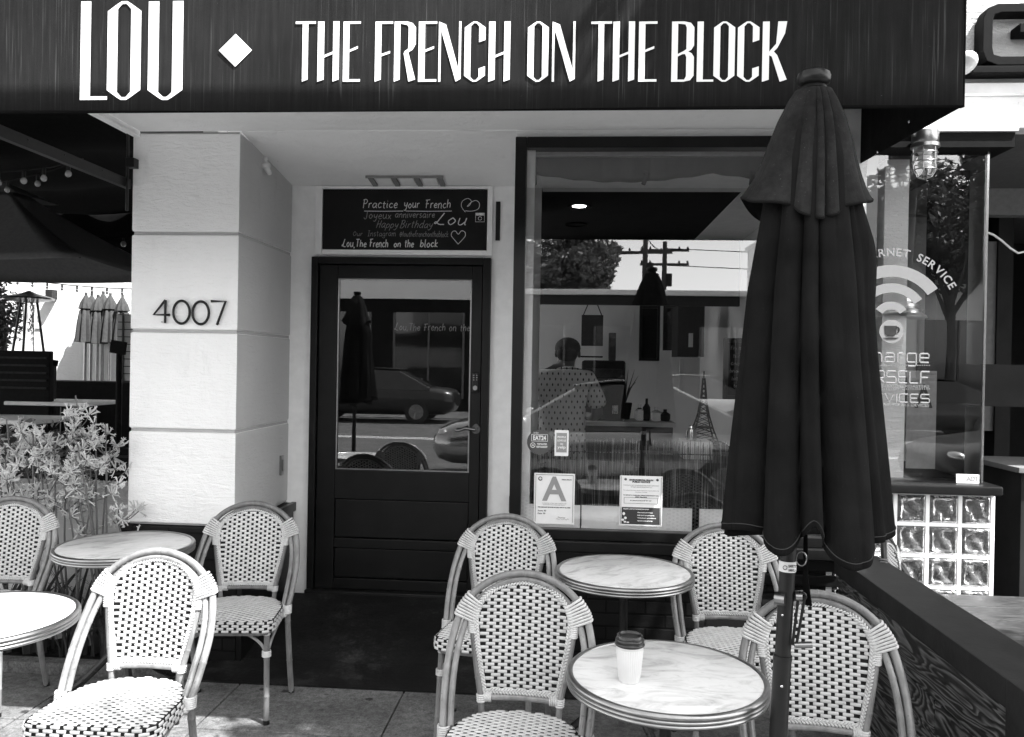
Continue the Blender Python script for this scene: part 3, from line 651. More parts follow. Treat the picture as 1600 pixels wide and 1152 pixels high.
# round delivery sticker and phone-shaped sticker
c_ = atY(843, 691, 4.096)
t_ = thing('round_sticker', 'round dark food delivery sticker reading EAT24 on the window', 'sticker', c_); m = MB(); m.tube([(c_.x, 4.096, c_.z), (c_.x, 4.098, c_.z)], .064, 40)
m.build('disc', simple('sticker_grey', .06, .6, bump=0), t_)
m = MB(); put_text(m, 'EAT24', c_.x, c_.z+.011, 4.0935, .032, width=.066, bold=.0012); put_text(m, 'order', c_.x-.018, c_.z+.043, 4.0935, .015, width=.026)
for q in ((-.04, .04, .004, .006), (-.04, .04, .038, .040)): m.box(c_.x+q[0], c_.x+q[1], 4.0935, 4.0945, c_.z+q[2], c_.z+q[3])
for q in (-.042, .040): m.box(c_.x+q, c_.x+q+.002, 4.0935, 4.0945, c_.z+.004, c_.z+.040)
put_text(m, 'TOP RATED', c_.x+.013, c_.z-.014, 4.0935, .012, width=.05, bold=.0005); put_text(m, 'RESTAURANT', c_.x+.013, c_.z-.028, 4.0935, .012, width=.056, bold=.0005)
m.tube([(c_.x-.034+.012*math.cos(q*.5), 4.0935, c_.z-.016+.012*math.sin(q*.5)) for q in range(13)], .002, 4); m.tube([(c_.x-.040, 4.0935, c_.z-.016), (c_.x-.028, 4.0935, c_.z-.016)], .003, 4)
m.build('lettering', M['paper'], t_, smooth=False)
t_, xa, xb, za, zb = card('phone_sticker', 'small upright white sticker with a grey panel of writing, right of the round sticker', 'sticker', 867, 672, 888, 713, 4.096)
W_, H_ = xb-xa, zb-za; m = MB(); m.box(xa+W_*.12, xb-W_*.12, 4.0952, 4.0958, za+H_*.14, zb-H_*.11); m.build('panel', M['greyink'], t_)
m = MB()
for i, (ln, w_) in enumerate((('PEOPLE', .6), ('LOVE US', .62), ('ON', .2), ('yelp', .6))): put_text(m, ln, (xa+xb)/2, za+H_*(.70-.135*i), 4.0945, .013 if i < 3 else .02, width=W_*w_, bold=.0005)
m.build('lettering', M['paper'], t_, smooth=False)

# ---- chalkboard over the door
cb = thing('chalkboard', 'black chalkboard over the door with handwritten French greetings', 'sign', (-1.04, 4.89, 2.3))
BX0, BX1, BZ0, BZ1 = -1.555, -.529, 2.297, 2.668
m = MB(); m.box(BX0, BX1, 4.880, 4.897, BZ0, BZ1); m.build('board', M['blackpaint'], cb, bevel=.002)
m = MB()
for q in ((BX0-.045, BX0-.003, BZ0-.035, BZ1+.022), (BX1+.003, BX1+.035, BZ0-.035, BZ1+.022)): m.box(q[0], q[1], 4.875, 4.898, q[2], q[3])
m.box(BX0-.003, BX1+.003, 4.876, 4.898, BZ1+.003, BZ1+.021); m.box(BX0-.003, BX1+.003, 4.876, 4.898, BZ0-.034, BZ0-.003); m.build('board_frame', M['trim'], cb, bevel=.003)
def bp(x, y): p = atY(x, y, 4.879); return p.x, p.z
def chl(mb, s, x, y, x1, size, r, seed, **kw):
    a_ = bp(x, y); b_ = bp(x1, y); chalk_line(mb, s, a_[0], a_[1], 4.878, size, b_[0]-a_[0], r, seed=seed, **kw)
m = MB()
chl(m, 'Practice', 566, 325, 622, .050, .0024, 1); chl(m, 'your', 631, 325, 656, .050, .0024, 2); chl(m, 'French', 664, 325, 705, .050, .0024, 3)
for a_, b_ in ((569, 630), (634, 706)): p, q = bp(a_, 330), bp(b_, 330); m.tube([(p[0], 4.878, p[1]), ((p[0]+q[0])/2, 4.878, p[1]-.001), (q[0], 4.878, q[1])], .0022, 5, up=(0, 1, 0), flat=.4)
chl(m, 'Lou', 677, 351, 730, .075, .0032, 4, slant=.25)
chl(m, 'Lou,The', 534, 386, 573, .045, .0030, 5); chl(m, 'French', 577, 386, 607, .045, .0030, 6); chl(m, 'on', 615, 386, 627, .042, .0030, 7); chl(m, 'the', 632, 386, 647, .045, .0030, 8); chl(m, 'block', 656, 386, 685, .045, .0030, 9)
m.build('chalk_lettering', M['chalk'], cb)
m = MB()
chl(m, 'Joyeux', 568, 342, 612, .046, .0020, 11); chl(m, 'anniversaire', 617, 340, 680, .040, .0020, 12); chl(m, 'Happy', 587, 356, 622, .045, .0017, 13, slant=.35); chl(m, 'Birthday', 624, 356, 676, .045, .0017, 14, slant=.35)
chl(m, 'Our', 551, 369, 567, .030, .0013, 15); chl(m, 'Instagram', 574, 369, 619, .034, .0013, 16); chl(m, '@louthefrenchontheblock', 624, 370, 701, .034, .0013, 17)
m.build('faint_lettering', M['chalk_dim'], cb)
m = MB()
hp = [(0, -1), (-.55, -.35), (-1, .25), (-.85, .8), (-.4, .9), (0, .45), (.45, .95), (.95, .75), (1, .2), (.55, -.4), (0, -1)]
c0 = bp(716, 371); m.tube([(c0[0]+a_*.043, 4.878, c0[1]+b_*.042) for a_, b_ in smoothline(hp, 4)], .0022, 5, up=(0, 1, 0), flat=.4)
hp2 = [(-.55, -1), (-1, -.2), (-.9, .6), (-.3, 1), (.1, .6), (-.1, 0), (-.35, -.15), (.1, .45), (.6, .7), (1, .3), (.9, -.5), (.2, -.85), (-.55, -.8)]
c0 = bp(735, 321); m.tube([(c0[0]+a_*.055, 4.878, c0[1]+b_*.042) for a_, b_ in smoothline(hp2, 4)], .0018, 5, up=(0, 1, 0), flat=.4)
c0 = bp(750, 340)
m.tube([(c0[0]+a_*.027, 4.878, c0[1]+b_*.027) for a_, b_ in ((-1, -1), (1, -1), (1, 1), (-1, 1))], .0016, 5, closed=True, up=(0, 1, 0), flat=.4)
m.tube([(c0[0]+.011*math.cos(q*.6), 4.878, c0[1]-.006+.011*math.sin(q*.6)) for q in range(11)], .0016, 5, up=(0, 1, 0), flat=.4)
m.box(c0[0]-.025, c0[0]+.025, 4.8785, 4.8795, c0[1]+.012, c0[1]+.026); m.build('chalk_drawing', M['chalk'], cb)
p, q = atY(775, 315, 4.89), atY(781, 376, 4.89)
m = MB(); m.box(p.x, q.x, 4.888, 4.899, q.z, p.z); tag(m.build('mail_slot_bar', M['blackmetal'], None, bevel=.002), 'narrow upright black strip on the white wall right of the chalkboard', 'strip')
# recessed light grille in the sloping soffit
t_ = thing('soffit_light', 'shallow three-pane light fitting set in the soffit over the chalkboard', 'ceiling light', (-1.0, 4.75, 2.70))
def sof(x, y): return (x, y, 2.801-(y-4.1)*.109/.8-.004)
def strip(mb, x0, x1, y0, y1, th=.012):
    a_ = [Vector(sof(x0, y0)), Vector(sof(x1, y0)), Vector(sof(x1, y1)), Vector(sof(x0, y1))]
    mb.add(a_+[p_-Vector((0, 0, th)) for p_ in a_], [(3, 2, 1, 0), (4, 5, 6, 7), (0, 1, 5, 4), (1, 2, 6, 5), (2, 3, 7, 6), (3, 0, 4, 7)])
for x_ in (-1.235, -1.095, -.955, -.815): m = MB(); strip(m, x_, x_+.03, 4.72, 4.86); m.build('divider_bar', M['grey3'], t_)
for x_ in (-1.20, -1.06, -.92):
    m = MB(); strip(m, x_+.012, x_+.098, 4.725, 4.855, .008); m.build('pane', M['trim'], t_)
m = MB(); strip(m, -1.245, -.775, 4.712, 4.719, .014); m.build('lip', M['grey3'], t_)
# little sensor in the corner
m = MB(); c_ = Vector((-1.745, 4.42, 2.70)); m.ell(c_, (.03, 0, 0), (0, .03, 0), (0, 0, .022), 12, 8); m.tube([c_, c_+Vector((.035, -.02, -.05))], [.02, .012], 10); m.tube([c_+Vector((-.005, 0, 0)), c_+Vector((-.005, .01, .05))], .014, 10)
tag(m.build('security_sensor', M['white'], None), 'small white sensor high on the shaded side of the pillar', 'sensor')
m = MB(); m.box(-1.755, -1.742, 4.74, 4.785, .90, 1.02); m.box(-1.742, -1.735, 4.752, 4.773, .925, .995); tag(m.build('wall_switch', M['steel'], None, bevel=.002), 'small upright outlet plate low on the side of the pillar', 'outlet')

# ---- house number
hn = thing('house_number', 'thin black metal numerals 4007 on the white pillar', 'house number', (-2.03, 4.09, 1.85))
def digit(ch, x0, y0, x1, y1):
    a_ = atY(x0, y0, 4.088); b_ = atY(x1, y1, 4.088); w_, h_ = b_.x-a_.x, a_.z-b_.z; mm = MB(); rr = .0068
    P_ = lambda u, v: (a_.x+u*w_, 4.088, b_.z+v*h_)
    if ch == '4': mm.tube([P_(.72, 0), P_(.72, 1)], rr, 8, up=(0, 1, 0)); mm.tube([P_(.72, 1), P_(.02, .36), P_(1, .36)], rr, 8, up=(0, 1, 0))
    elif ch == '7': mm.tube([P_(0, .98), P_(1, .98), P_(.42, 0)], rr, 8, up=(0, 1, 0))
    else: mm.tube([P_(.5+.5*math.sin(q/28*2*PI), .5+.5*math.cos(q/28*2*PI)) for q in range(28)], rr, 8, closed=True, up=(0, 1, 0))
    mm.box(P_(.5, 0)[0]-.002, P_(.5, 0)[0]+.002, 4.088, 4.0995, P_(0, .03)[2], P_(0, .06)[2]); mm.build('digit', M['blackmetal'], hn)
digit('4', 240, 469, 265, 505); digit('0', 271, 470, 296, 506); digit('0', 301, 471, 326, 507); digit('7', 330, 470, 352, 508)

# ------------------------------------------------------------ awning
aw = thing('awning', 'dark canvas awning with tall white lettering and a diamond', 'awning', (-2.5, 2.7, 2.465))
AX0, AX1, AZ0, AZ1 = -9.0, 1.255, 2.465, 3.45
m = MB()
def awf(u, v):
    x = AX0+(AX1-AX0)*u; z = AZ0+(AZ1-AZ0)*v
    return (x, 2.7+.0012*math.sin(x*5+2*math.sin(z*3))*min(1, v*6)+.0006*math.sin(x*17+z*4), z+.004*math.sin(x*2.1)*(1-v))
m.grid(awf, 240, 10); o = m.build('front_panel', M['awning'], aw, fixn=False); md = o.modifiers.new('s', 'SOLIDIFY'); md.thickness = .008; md.offset = -1
m = MB(); m.tube([(AX0, 2.712, AZ0+.006), (AX1, 2.712, AZ0+.006)], .011, 8); m.tube([(AX1+.001, 2.715, AZ0), (AX1+.001, 2.715, AZ1)], .010, 8); m.build('hem', M['cloth_dark'], aw)
m = MB(); m.grid(lambda u, v: (AX1+.165*u, 2.7+1.4*u, AZ0+.165*u+(AZ1-AZ0-.165*u*.2+.15*u)*v), 6, 6); o = m.build('side_panel', M['cloth_dark'], aw, fixn=False); md = o.modifiers.new('s', 'SOLIDIFY'); md.thickness = .004; md.offset = 0
m = MB(); m.add([(AX0, 2.7, AZ1), (AX1, 2.7, AZ1), (AX1+.165, 4.1, AZ1+.5), (AX0, 4.1, AZ1+.5)], [(0, 1, 2, 3)]); m.build('top_panel', M['awning'], aw, fixn=False)
m = MB(); m.add([(-2.375, 2.74, 2.86), (-9, 2.74, 2.86), (-9, 4.3, 3.3), (-2.375, 4.3, 3.3)], [(0, 1, 2, 3)]); m.add([(-2.378, 2.74, 2.8), (-2.378, 4.098, 2.8), (-2.378, 4.098, 3.3), (-2.378, 2.74, 3.0)], [(0, 1, 2, 3)])
m.add([(1.235, 2.75, 2.81), (1.235, 4.09, 2.81), (1.235, 4.09, 3.4), (1.235, 2.75, 3.4)], [(0, 1, 2, 3)]); m.build('lining', M['cloth_dark'], aw, fixn=False)
a_ = atY(0, 214, 3.10); m = MB(); m.obox((-2.372, 3.42, 2.525), (.03, 1.38, .05), Matrix.Identity(3))
for yy_ in (3.3, 3.55, 3.85): m.ell((-2.356, yy_, 2.535), (.003, 0, 0), (0, .006, 0), (0, 0, .006))
m.build('frame_bar', M['blackmetal'], aw, bevel=.003)
m = MB(); p = atY(210, 258, 4.09); m.box(p.x-.03, p.x+.02, 4.05, 4.099, p.z-.02, p.z+.03); m.tube([(p.x-.02, 4.06, p.z-.25), (p.x-.02, 4.06, p.z+.28)], .008, 8); m.build('bracket', M['blackmetal'], aw, bevel=.003)
for yy_ in (3.3, 3.75):
    m = MB(); m.ell((AX1+.06+.1*(yy_-3.3), yy_-.03, AZ0+.10+.02), (.004, 0, 0), (0, .006, 0), (0, 0, .006)); m.build('rivet', M['chrome'], aw)
def letter(ch, px0, px1, py0, py1, name='letter'):
    a_ = atY(px0, py0, 2.69); b_ = atY(px1, py1, 2.69); w_ = b_.x-a_.x; h_ = a_.z-b_.z
    if ch == '*': loops = [[(.5, 0), (0, .5), (.5, 1), (1, .5)]]
    else: loops = GL[ch]
    vs, fs = loops_mesh([[(u*w_, v*h_) for u, v in lp] for lp in loops], .0008)
    mm = MB(); mm.add([(a_.x+v[0], 2.6974-v[2], b_.z+v[1]) for v in vs], fs); mm.build(name, M['white'], aw, smooth=False)
for ch, a_, b_ in (('L', 125, 165), ('O', 167, 217), ('U', 231, 283)): letter(ch, a_, b_, 1, 155)
letter('*', 341, 392, 52, 103, 'diamond')
for ch, a_, b_ in (('T', 461, 491), ('H', 496, 528), ('E', 536, 561.5), ('F', 586, 612), ('R', 616, 648), ('E', 654, 681), ('N', 685.5, 719), ('C', 726, 757), ('H', 764, 796), ('O', 825, 856), ('N', 863.5, 898),
                   ('T', 924, 955), ('H', 958.7, 991), ('E', 999, 1026), ('B', 1050.7, 1084), ('L', 1090.6, 1115), ('O', 1116.7, 1148), ('C', 1154, 1186), ('K', 1193, 1230)): letter(ch, a_, b_, 32.5, 126.5)
# ------------------------------------------------------------ neighbouring shop
OS = Vector((2.6, 4.3, 0))
shop = thing('neighbour_shop', 'white rough stucco shop front on the right with a corner window over glass blocks', 'building', OS)
m = MB(); m.box(1.462, 6, 4.10, 4.20, 3.012, 3.6); m.build('rough_wall', M['stucco_rough'], shop, smooth=False)
m = MB(); m.box(1.462, 6, 4.055, 4.20, 2.955, 3.01); m.build('string_course', M['trim'], shop, bevel=.006)
m = MB(); m.box(1.464, 6, 4.085, 4.20, 2.80, 2.953); m.build('fascia', M['stucco'], shop, smooth=False)
m = MB(); m.box(1.42, 2.13, 4.02, 4.20, 2.765, 2.795); m.build('header_trim', M['trim'], shop, bevel=.004)
m = MB(); m.box(1.43, 2.12, 4.035, 4.20, 2.692, 2.763); m.box(2.055, 2.12, 4.20, 5.6, 2.692, 2.763); m.build('header_beam', M['matteblack'], shop, smooth=False)
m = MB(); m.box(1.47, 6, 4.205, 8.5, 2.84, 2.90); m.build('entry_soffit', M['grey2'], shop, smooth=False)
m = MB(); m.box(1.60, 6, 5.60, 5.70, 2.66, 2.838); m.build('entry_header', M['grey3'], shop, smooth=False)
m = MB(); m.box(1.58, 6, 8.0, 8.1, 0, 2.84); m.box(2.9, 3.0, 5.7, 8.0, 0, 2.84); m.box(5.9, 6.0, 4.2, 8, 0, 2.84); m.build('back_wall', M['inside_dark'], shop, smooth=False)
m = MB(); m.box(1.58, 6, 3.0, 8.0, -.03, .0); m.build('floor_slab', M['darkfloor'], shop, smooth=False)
m = MB(); m.box(1.60, 1.72, 4.26, 4.36, 1.05, 2.69); m.build('mullion', M['stucco'], shop, smooth=False)
m = MB(); m.box(1.60, 3.0, 4.95, 5.04, 1.4, 1.65); m.box(1.72, 1.9, 4.95, 5.1, 0, 2.8); m.build('inner_frame', M['inside_dark'], shop, smooth=False)
m = MB(); m.box(2.2, 2.9, 5.72, 5.74, 1.2, 2.5); m.build('poster_board', M['grey2'], shop)
m = MB(); m.add([(1.455, 4.11, 1.055), (2.034, 4.11, 1.055), (2.034, 4.11, 2.692), (1.455, 4.11, 2.692)], [(0, 1, 2, 3)]); m.add([(2.034, 4.112, 1.055), (2.034, 5.5, 1.055), (2.034, 5.5, 2.692), (2.034, 4.112, 2.692)], [(0, 1, 2, 3)])
m.build('window_glass', M['glass'], shop, fixn=False)
m = MB(); m.box(2.026, 2.036, 4.100, 4.109, 1.055, 2.692); m.build('glass_edge', M['chrome'], shop)
m = MB(); m.box(1.40, 2.10, 4.03, 4.30, 1.0, 1.05); m.build('window_ledge', M['blackgloss'], shop, bevel=.012)
gw = thing('glass_block_wall', None, None, (0, 0, 0)); gw.parent = shop; gw.location = -OS; ORG[gw.name] = Vector((0, 0, 0))
PX = .155; gx0 = 2.085-PX*5
m = MB()
for i in range(6): m.box(gx0+i*PX-.009 if i else gx0-.02, gx0+i*PX+.009, 4.098, 4.18, .02, .998)
for j in range(7):
    z_ = .998-j*PX; m.box(gx0, 2.085, 4.0985, 4.18, max(z_-.009, .01), z_+.0 if j == 0 else z_+.009)
m.build('mortar', M['trim'], gw, smooth=False)
for j in range(4):
    for i in range(5):
        x0 = gx0+i*PX+.010; z1 = .989-j*PX-.002; x1 = x0+PX-.02; z0 = z1-PX+.02
        mm = MB()
        def bl(u, v, x0=x0, x1=x1, z0=z0, z1=z1, s_=i*7+j*3):
            e = min(u, 1-u, v, 1-v); d = .012*min(1, e/.08)
            d -= .010*min(1, max(0, (e-.12)/.06))*(1+.9*math.sin(u*9+s_)*math.cos(v*7+s_*1.7+2*u))
            return (x0+(x1-x0)*u, 4.104-d, z0+(z1-z0)*v)
        mm.grid(bl, 22, 22); mm.box(x0, x1, 4.106, 4.17, z0, z1); mm.build('glass_block', M['block'], gw, angle=60)
# reading on the shop glass
t_ = thing('window_lettering', 'pale wifi arcs, cup emblem and words about charging devices on the right shop window', 'window sign', (1.64, 4.10, 1.4))
yv = 4.1065; P0 = atY(1392, 500, yv); kx = .00325
def arcb(mb, r0, r1, a0, a1, cx=P0.x, cz=P0.z, n=24):
    vs = []
    for i in range(n+1):
        a = a0+(a1-a0)*i/n
        for r_ in (r0, r1): vs.append((cx+r_*math.sin(a), yv, cz+r_*math.cos(a)))
    mb.add(vs, [(2*i, 2*i+1, 2*i+3, 2*i+2) for i in range(n)])
for r0, r1 in ((66, 84), (42, 56), (16, 28)):
    m = MB(); arcb(m, r0*kx, r1*kx, -.95, .95); m.build('wifi_arc', M['frosted'], t_, fixn=False)
m = MB(); s_ = 'FREE INTERNET SERVICE'; r_ = 98*kx; n_ = len(s_); aa = -1.02
wds = {c: text_mesh(c, .055)[3]-text_mesh(c, .055)[2] for c in set(s_) if c != ' '}; tot = sum(wds.get(c, .02)+.009 for c in s_)
cur_ = -tot/2
for c in s_:
    w_ = wds.get(c, .02); a = (cur_+w_/2)/r_; cur_ += w_+.009
    if c != ' ': put_text(m, c, P0.x+r_*math.sin(a), P0.z+r_*math.cos(a), yv, .055, rot=-a, bold=.0012)
m.build('curved_lettering', M['frosted'], t_, smooth=False)
pc = atY(1393, 518, yv); m = MB(); m.tube([(pc.x, yv, pc.z), (pc.x, yv+.001, pc.z)], 18*kx, 32); m.build('cup_disc', M['frosted'], t_)
m = MB(); cw = .058; m.prism([(pc.x-.035, pc.z+.028), (pc.x-.032, pc.z-.012), (pc.x-.02, pc.z-.024), (pc.x+.012, pc.z-.024), (pc.x+.022, pc.z-.012), (pc.x+.025, pc.z+.028)], yv-.002, yv-.001)
m.tube([(pc.x+.025+.012*math.sin(q*.5), yv-.0015, pc.z+.008+.014*math.cos(q*.5)) for q in range(7)], .003, 4); m.prism([(pc.x-.04, pc.z-.032), (pc.x-.02, pc.z-.040), (pc.x+.02, pc.z-.038), (pc.x+.036, pc.z-.030)], yv-.002, yv-.001)
m.build('cup_emblem', M['charcoal'], t_, smooth=False)
SQ = {'C': (1, '1,1 .15,1 0,.85 0,.15 .15,0 1,0'), 'h': (.9, '0,1.05 0,0|0,.7 .7,.7 .85,.55 .85,0'), 'a': (.9, '.1,.7 .75,.7 .85,.6 .85,0 .1,0 0,.1 0,.28 .1,.38 .85,.38'), 'r': (.6, '0,0 0,.6 .1,.7 .55,.7'), 'g': (.9, '.85,.7 .1,.7 0,.6 0,.1 .1,0 .85,0|.85,.7 .85,-.2 .75,-.3 .1,-.3'), 'e': (.9, '0,.36 .85,.36 .85,.6 .75,.7 .1,.7 0,.6 0,.1 .1,0 .85,0'),
 'Y': (1, '0,1 .5,.5 1,1|.5,.5 .5,0'), 'O': (1, '.1,0 0,.1 0,.9 .1,1 .9,1 1,.9 1,.1 .9,0 .1,0'), 'U': (1, '0,1 0,.1 .1,0 .9,0 1,.1 1,1'), 'R': (1, '0,0 0,1 .9,1 1,.9 1,.5 .9,.4 0,.4|.5,.4 1,0'), 'S': (1, '1,1 .1,1 0,.9 0,.6 .1,.5 .9,.5 1,.4 1,.1 .9,0 0,0'),
 'E': (.95, '.95,1 .1,1 0,.9 0,.1 .1,0 .95,0|0,.5 .8,.5'), 'L': (.9, '0,1 0,.1 .1,0 .9,0'), 'F': (.95, '.95,1 .1,1 0,.9 0,0|0,.5 .8,.5'), '&': (1, '1,0 .2,.75 .3,1 .6,1 .65,.8 .1,.4 .1,.1 .3,0 .6,0 1,.4'), 'D': (1, '0,0 0,1 .85,1 1,.85 1,.15 .85,0 0,0'), 'V': (1, '0,1 .5,0 1,1'), 'I': (.1, '.05,0 .05,1'), ' ': (.5, '')}
def sq_line(mb, s_, y, x0, x1, h, r):
    a_, b_ = atY(x0, y, yv), atY(x1, y, yv); tot = sum(SQ[c][0]+.28 for c in s_)-.28; k_ = (b_.x-a_.x)/tot; cx_ = 0
    for c in s_:
        for st in SQ[c][1].split('|'):
            if st: mb.tube([(a_.x+(cx_+float(q.split(',')[0]))*k_, yv, a_.z+float(q.split(',')[1])*h) for q in st.split()], r, 5, up=(0, 1, 0), flat=.2)
        cx_ += SQ[c][0]+.28
m = MB()
def tl_(s, y, x0, x1, sz, bold=0, mb=m):
    a_, b_ = atY(x0, y, yv), atY(x1, y, yv); put_text(mb, s, a_.x, a_.z, yv, sz, 'L', width=b_.x-a_.x, bold=bold)
sq_line(m, 'Charge', 565, 1342, 1452, .062, .0042); sq_line(m, 'YOURSELF', 597, 1312, 1452, .058, .0042); sq_line(m, '& DEVICES', 627, 1322, 1452, .040, .0036)
tl_('OUR HANDSOME COFFEE ROASTERS', 604, 1318, 1452, .020, 0); tl_('AND CONNECTIONS FOR ALL DEVICES', 633, 1318, 1452, .020, 0)
for y_ in (571, 608):
    for q in range(36): p = atY(1452-q*3.6, y_, yv); m.box(p.x-.0025, p.x+.0025, yv, yv+.001, p.z-.0025, p.z+.0025)
m.build('lettering', M['vinyl_thin'], t_, smooth=False)
p0, p1 = atY(1495, 741, 4.1), atY(1531, 756, 4.1)
t_ = thing('alarm_sticker', 'small white security sticker reading ADT at the corner of the right shop window', 'sticker', (p0.x, 4.1, p1.z)); m = MB(); m.box(p0.x, p1.x, 4.104, 4.106, p1.z, p0.z); m.build('sheet', M['paper'], t_)
m = MB(); put_text(m, 'ADT', p1.x-.034, p1.z+.012, 4.1028, .033, width=.058, bold=.0016)
for q in range(4): m.box(p0.x+.006, p0.x+.05, 4.1028, 4.1035, p1.z+.010+q*.009, p1.z+.013+q*.009)
m.build('lettering', M['greyink'], t_, smooth=False)
t_, xa, xb, za, zb = card('grade_poster', 'tall pale card with a faint letter A just inside the right shop window', 'notice', 1418, 579, 1461, 733, 4.30, M['grey3'])
m = MB(); put_text(m, 'A', (xa+xb)/2+.01, zb-.19, 4.2985, .17, width=.09, bold=.003); put_text(m, 'PUBLIC HEALTH', xb-.035, zb-.02, 4.2985, .01); m.build('lettering', M['charcoal'], t_, smooth=False)
# big letter G of the neighbouring sign
t_ = thing('sign_letter', 'large black framed outline letter G standing on the string course at top right', 'sign letter', (2.0, 4.08, 3.05))
def rr_(x0, x1, z0, z1, r_, n=5):
    out = []
    for cx, cz, a0 in ((x1-r_, z1-r_, 0), (x0+r_, z1-r_, PI/2), (x0+r_, z0+r_, PI), (x1-r_, z0+r_, 1.5*PI)):
        for i in range(n+1): out.append((cx+r_*math.cos(a0+i*PI/2/n), cz+r_*math.sin(a0+i*PI/2/n)))
    return out
p = atY(1529, 13, 4.05); q = atY(1529, 108, 4.05); zt, zb_ = p.z, q.z; x0 = p.x
ou = [(x0+.62, zt), (x0+.07, zt), (x0+.02, zt-.02), (x0, zt-.07), (x0, zb_+.07), (x0+.02, zb_+.02), (x0+.07, zb_), (x0+.62, zb_), (x0+.62, zb_+.20), (x0+.17, zb_+.20), (x0+.17, zb_+.155), (x0+.57, zb_+.155), (x0+.57, zb_+.042), (x0+.085, zb_+.042), (x0+.052, zb_+.052), (x0+.045, zb_+.085), (x0+.045, zt-.085), (x0+.052, zt-.052), (x0+.085, zt-.042), (x0+.62, zt-.042)]
m = MB(); m.prism(ou, 4.00, 4.09); m.build('letter_body', M['matteblack'], t_, bevel=.004)
m = MB(); p = atY(1512, 118, 4.05); m.box(p.x, p.x+1.2, 4.0, 4.09, p.z-.005, p.z+.028); m.build('mounting_rail', M['matteblack'], t_, bevel=.003)
p = atY(1513, 97, 4.0); m = MB(); m.ell((p.x-.01, 4.02, p.z), (.05, 0, 0), (0, .09, 0), (0, 0, .052), 20, 12); m.tube([(p.x-.03, 4.05, p.z-.06), (p.x-.03, 4.05, p.z-.01)], .02, 12); tag(m.build('floodlight', M['white'], None), 'round white lamp head peeking out behind the right end of the awning', 'lamp')
# caged jelly-jar lamp under the fascia
p = atY(1443, 207, 3.99); B = Vector((p.x, 3.97, 2.80))
t_ = thing('caged_lamp', 'caged glass utility lamp hanging under the white fascia at right', 'lamp', B)
zt = atY(1443, 206, 3.97).z; zb_ = atY(1443, 280, 3.97).z; Hh = zt-zb_
m = MB(); m.lathe([(.058, 0), (.060, -.006), (.060, -.05), (.055, -.058), (.064, -.062), (.064, -.078), (.055, -.082)][::-1], (B.x, B.y, zt), 28); m.build('housing', M['steel'], t_)
m = MB(); m.lathe([(.004, -Hh+.004), (.03, -Hh+.012), (.044, -Hh+.035), (.048, -Hh+.07), (.048, -.08)], (B.x, B.y, zt), 28, capt=False, capb=False); m.build('glass_jar', M['lampglass'], t_)
m = MB()
for q in range(3): m.lathe([(.022, -.10-q*.028-.011), (.027, -.10-q*.028), (.022, -.10-q*.028+.011)], (B.x, B.y, zt), 14)
m.tube([(B.x, B.y, zt-.15), (B.x, B.y, zt-.17)], .018, 12); m.build('light_bulb', M['white'], t_)
m = MB()
for q in range(6):
    a = q*PI/6; ca, sa = math.cos(a), math.sin(a); pr = [(.054, -.08), (.055, -.15), (.051, -Hh+.04), (.034, -Hh+.012), (0, -Hh-.001), (-.034, -Hh+.012), (-.051, -Hh+.04), (-.055, -.15), (-.054, -.08)]
    if q % 2 == 0: m.tube([(B.x+r_*ca, B.y+r_*sa, zt+z_) for r_, z_ in pr], .0028, 6)
for z_ in (-.105, -.145, -.185): m.tube([(B.x+.056*math.cos(a*PI/12), B.y+.056*math.sin(a*PI/12), zt+z_) for a in range(24)], .0028, 6, closed=True)
m.build('wire_cage', M['steel'], t_)
# pendant in the right window
pt, pb = atY(1397, 252, 4.40), atY(1397, 497, 4.40)
t_ = thing('pendant_lamp', 'polished ribbed pendant lamp on a long rod inside the right shop window', 'pendant lamp', (pt.x, 4.40, pb.z))
m = MB(); m.lathe([(.012, -.07), (.03, -.055), (.034, -.045), (.05, -.03), (.055, -.024), (.07, -.01), (.074, 0), (.06, .012), (.012, .02)], (pt.x, 4.40, pt.z-.02), 28)
m.tube([(pt.x, 4.40, pt.z-.08), (pt.x, 4.40, pb.z+.27)], .007, 10); m.build('rod', M['polished'], t_)
m = MB(); pr = [(.02, .28), (.025, .22), (.05, .20)]
for q in range(6): r_ = .06+.016*q; pr += [(r_, .19-q*.028), (r_+.014, .182-q*.028), (r_+.004, .168-q*.028)]
pr += [(.17, .01), (.175, 0), (.15, .004)]
m.lathe(pr[::-1], (pt.x, 4.40, pb.z), 36); m.build('ribbed_shade', M['polished'], t_)
m = MB(); m.tube([atY(1547, 360, 4.7)+Vector((i*.045, .05, .01*math.sin(i*1.3)-.028*min(i, 4))) for i in range(14)], .006, 6); tag(m.build('hanging_cable', M['white'], None), 'white cable drooping across the dark entry at the right edge', 'cable')
# terrace table, wooden bench top
t_ = thing('terrace_table', 'low broad wooden table behind the dark timber divider', 'table', (2.0, 3.7, 0))
m = MB()
for i in range(4): m.box(1.44, 2.20, 3.22+i*.20, 3.416+i*.20, .485, .525)
m.build('table_top', M['deckwood'], t_, bevel=.004)
m = MB(); m.box(1.64, 2.16, 3.25, 3.28, .42, .484); m.box(1.64, 2.16, 3.94, 3.97, .42, .484)
for x_, y_ in ((1.67, 3.28), (2.10, 3.28), (1.67, 3.9), (2.10, 3.9)): m.box(x_, x_+.06, y_, y_+.06, 0, .42)
m.build('table_frame', M['blackmetal'], t_, bevel=.003)
t_ = thing('entry_counter', 'grey topped counter in the dark entry at the right edge', 'counter', (2.9, 4.7, 0)); m = MB(); m.box(2.42, 3.3, 4.5, 5.1, 1.06, 1.09); m.build('counter_top', M['grey2'], t_, bevel=.004); m = MB(); m.box(2.46, 3.25, 4.55, 5.05, 0, 1.06); m.build('counter_body', M['inside_dark'], t_, bevel=.004)
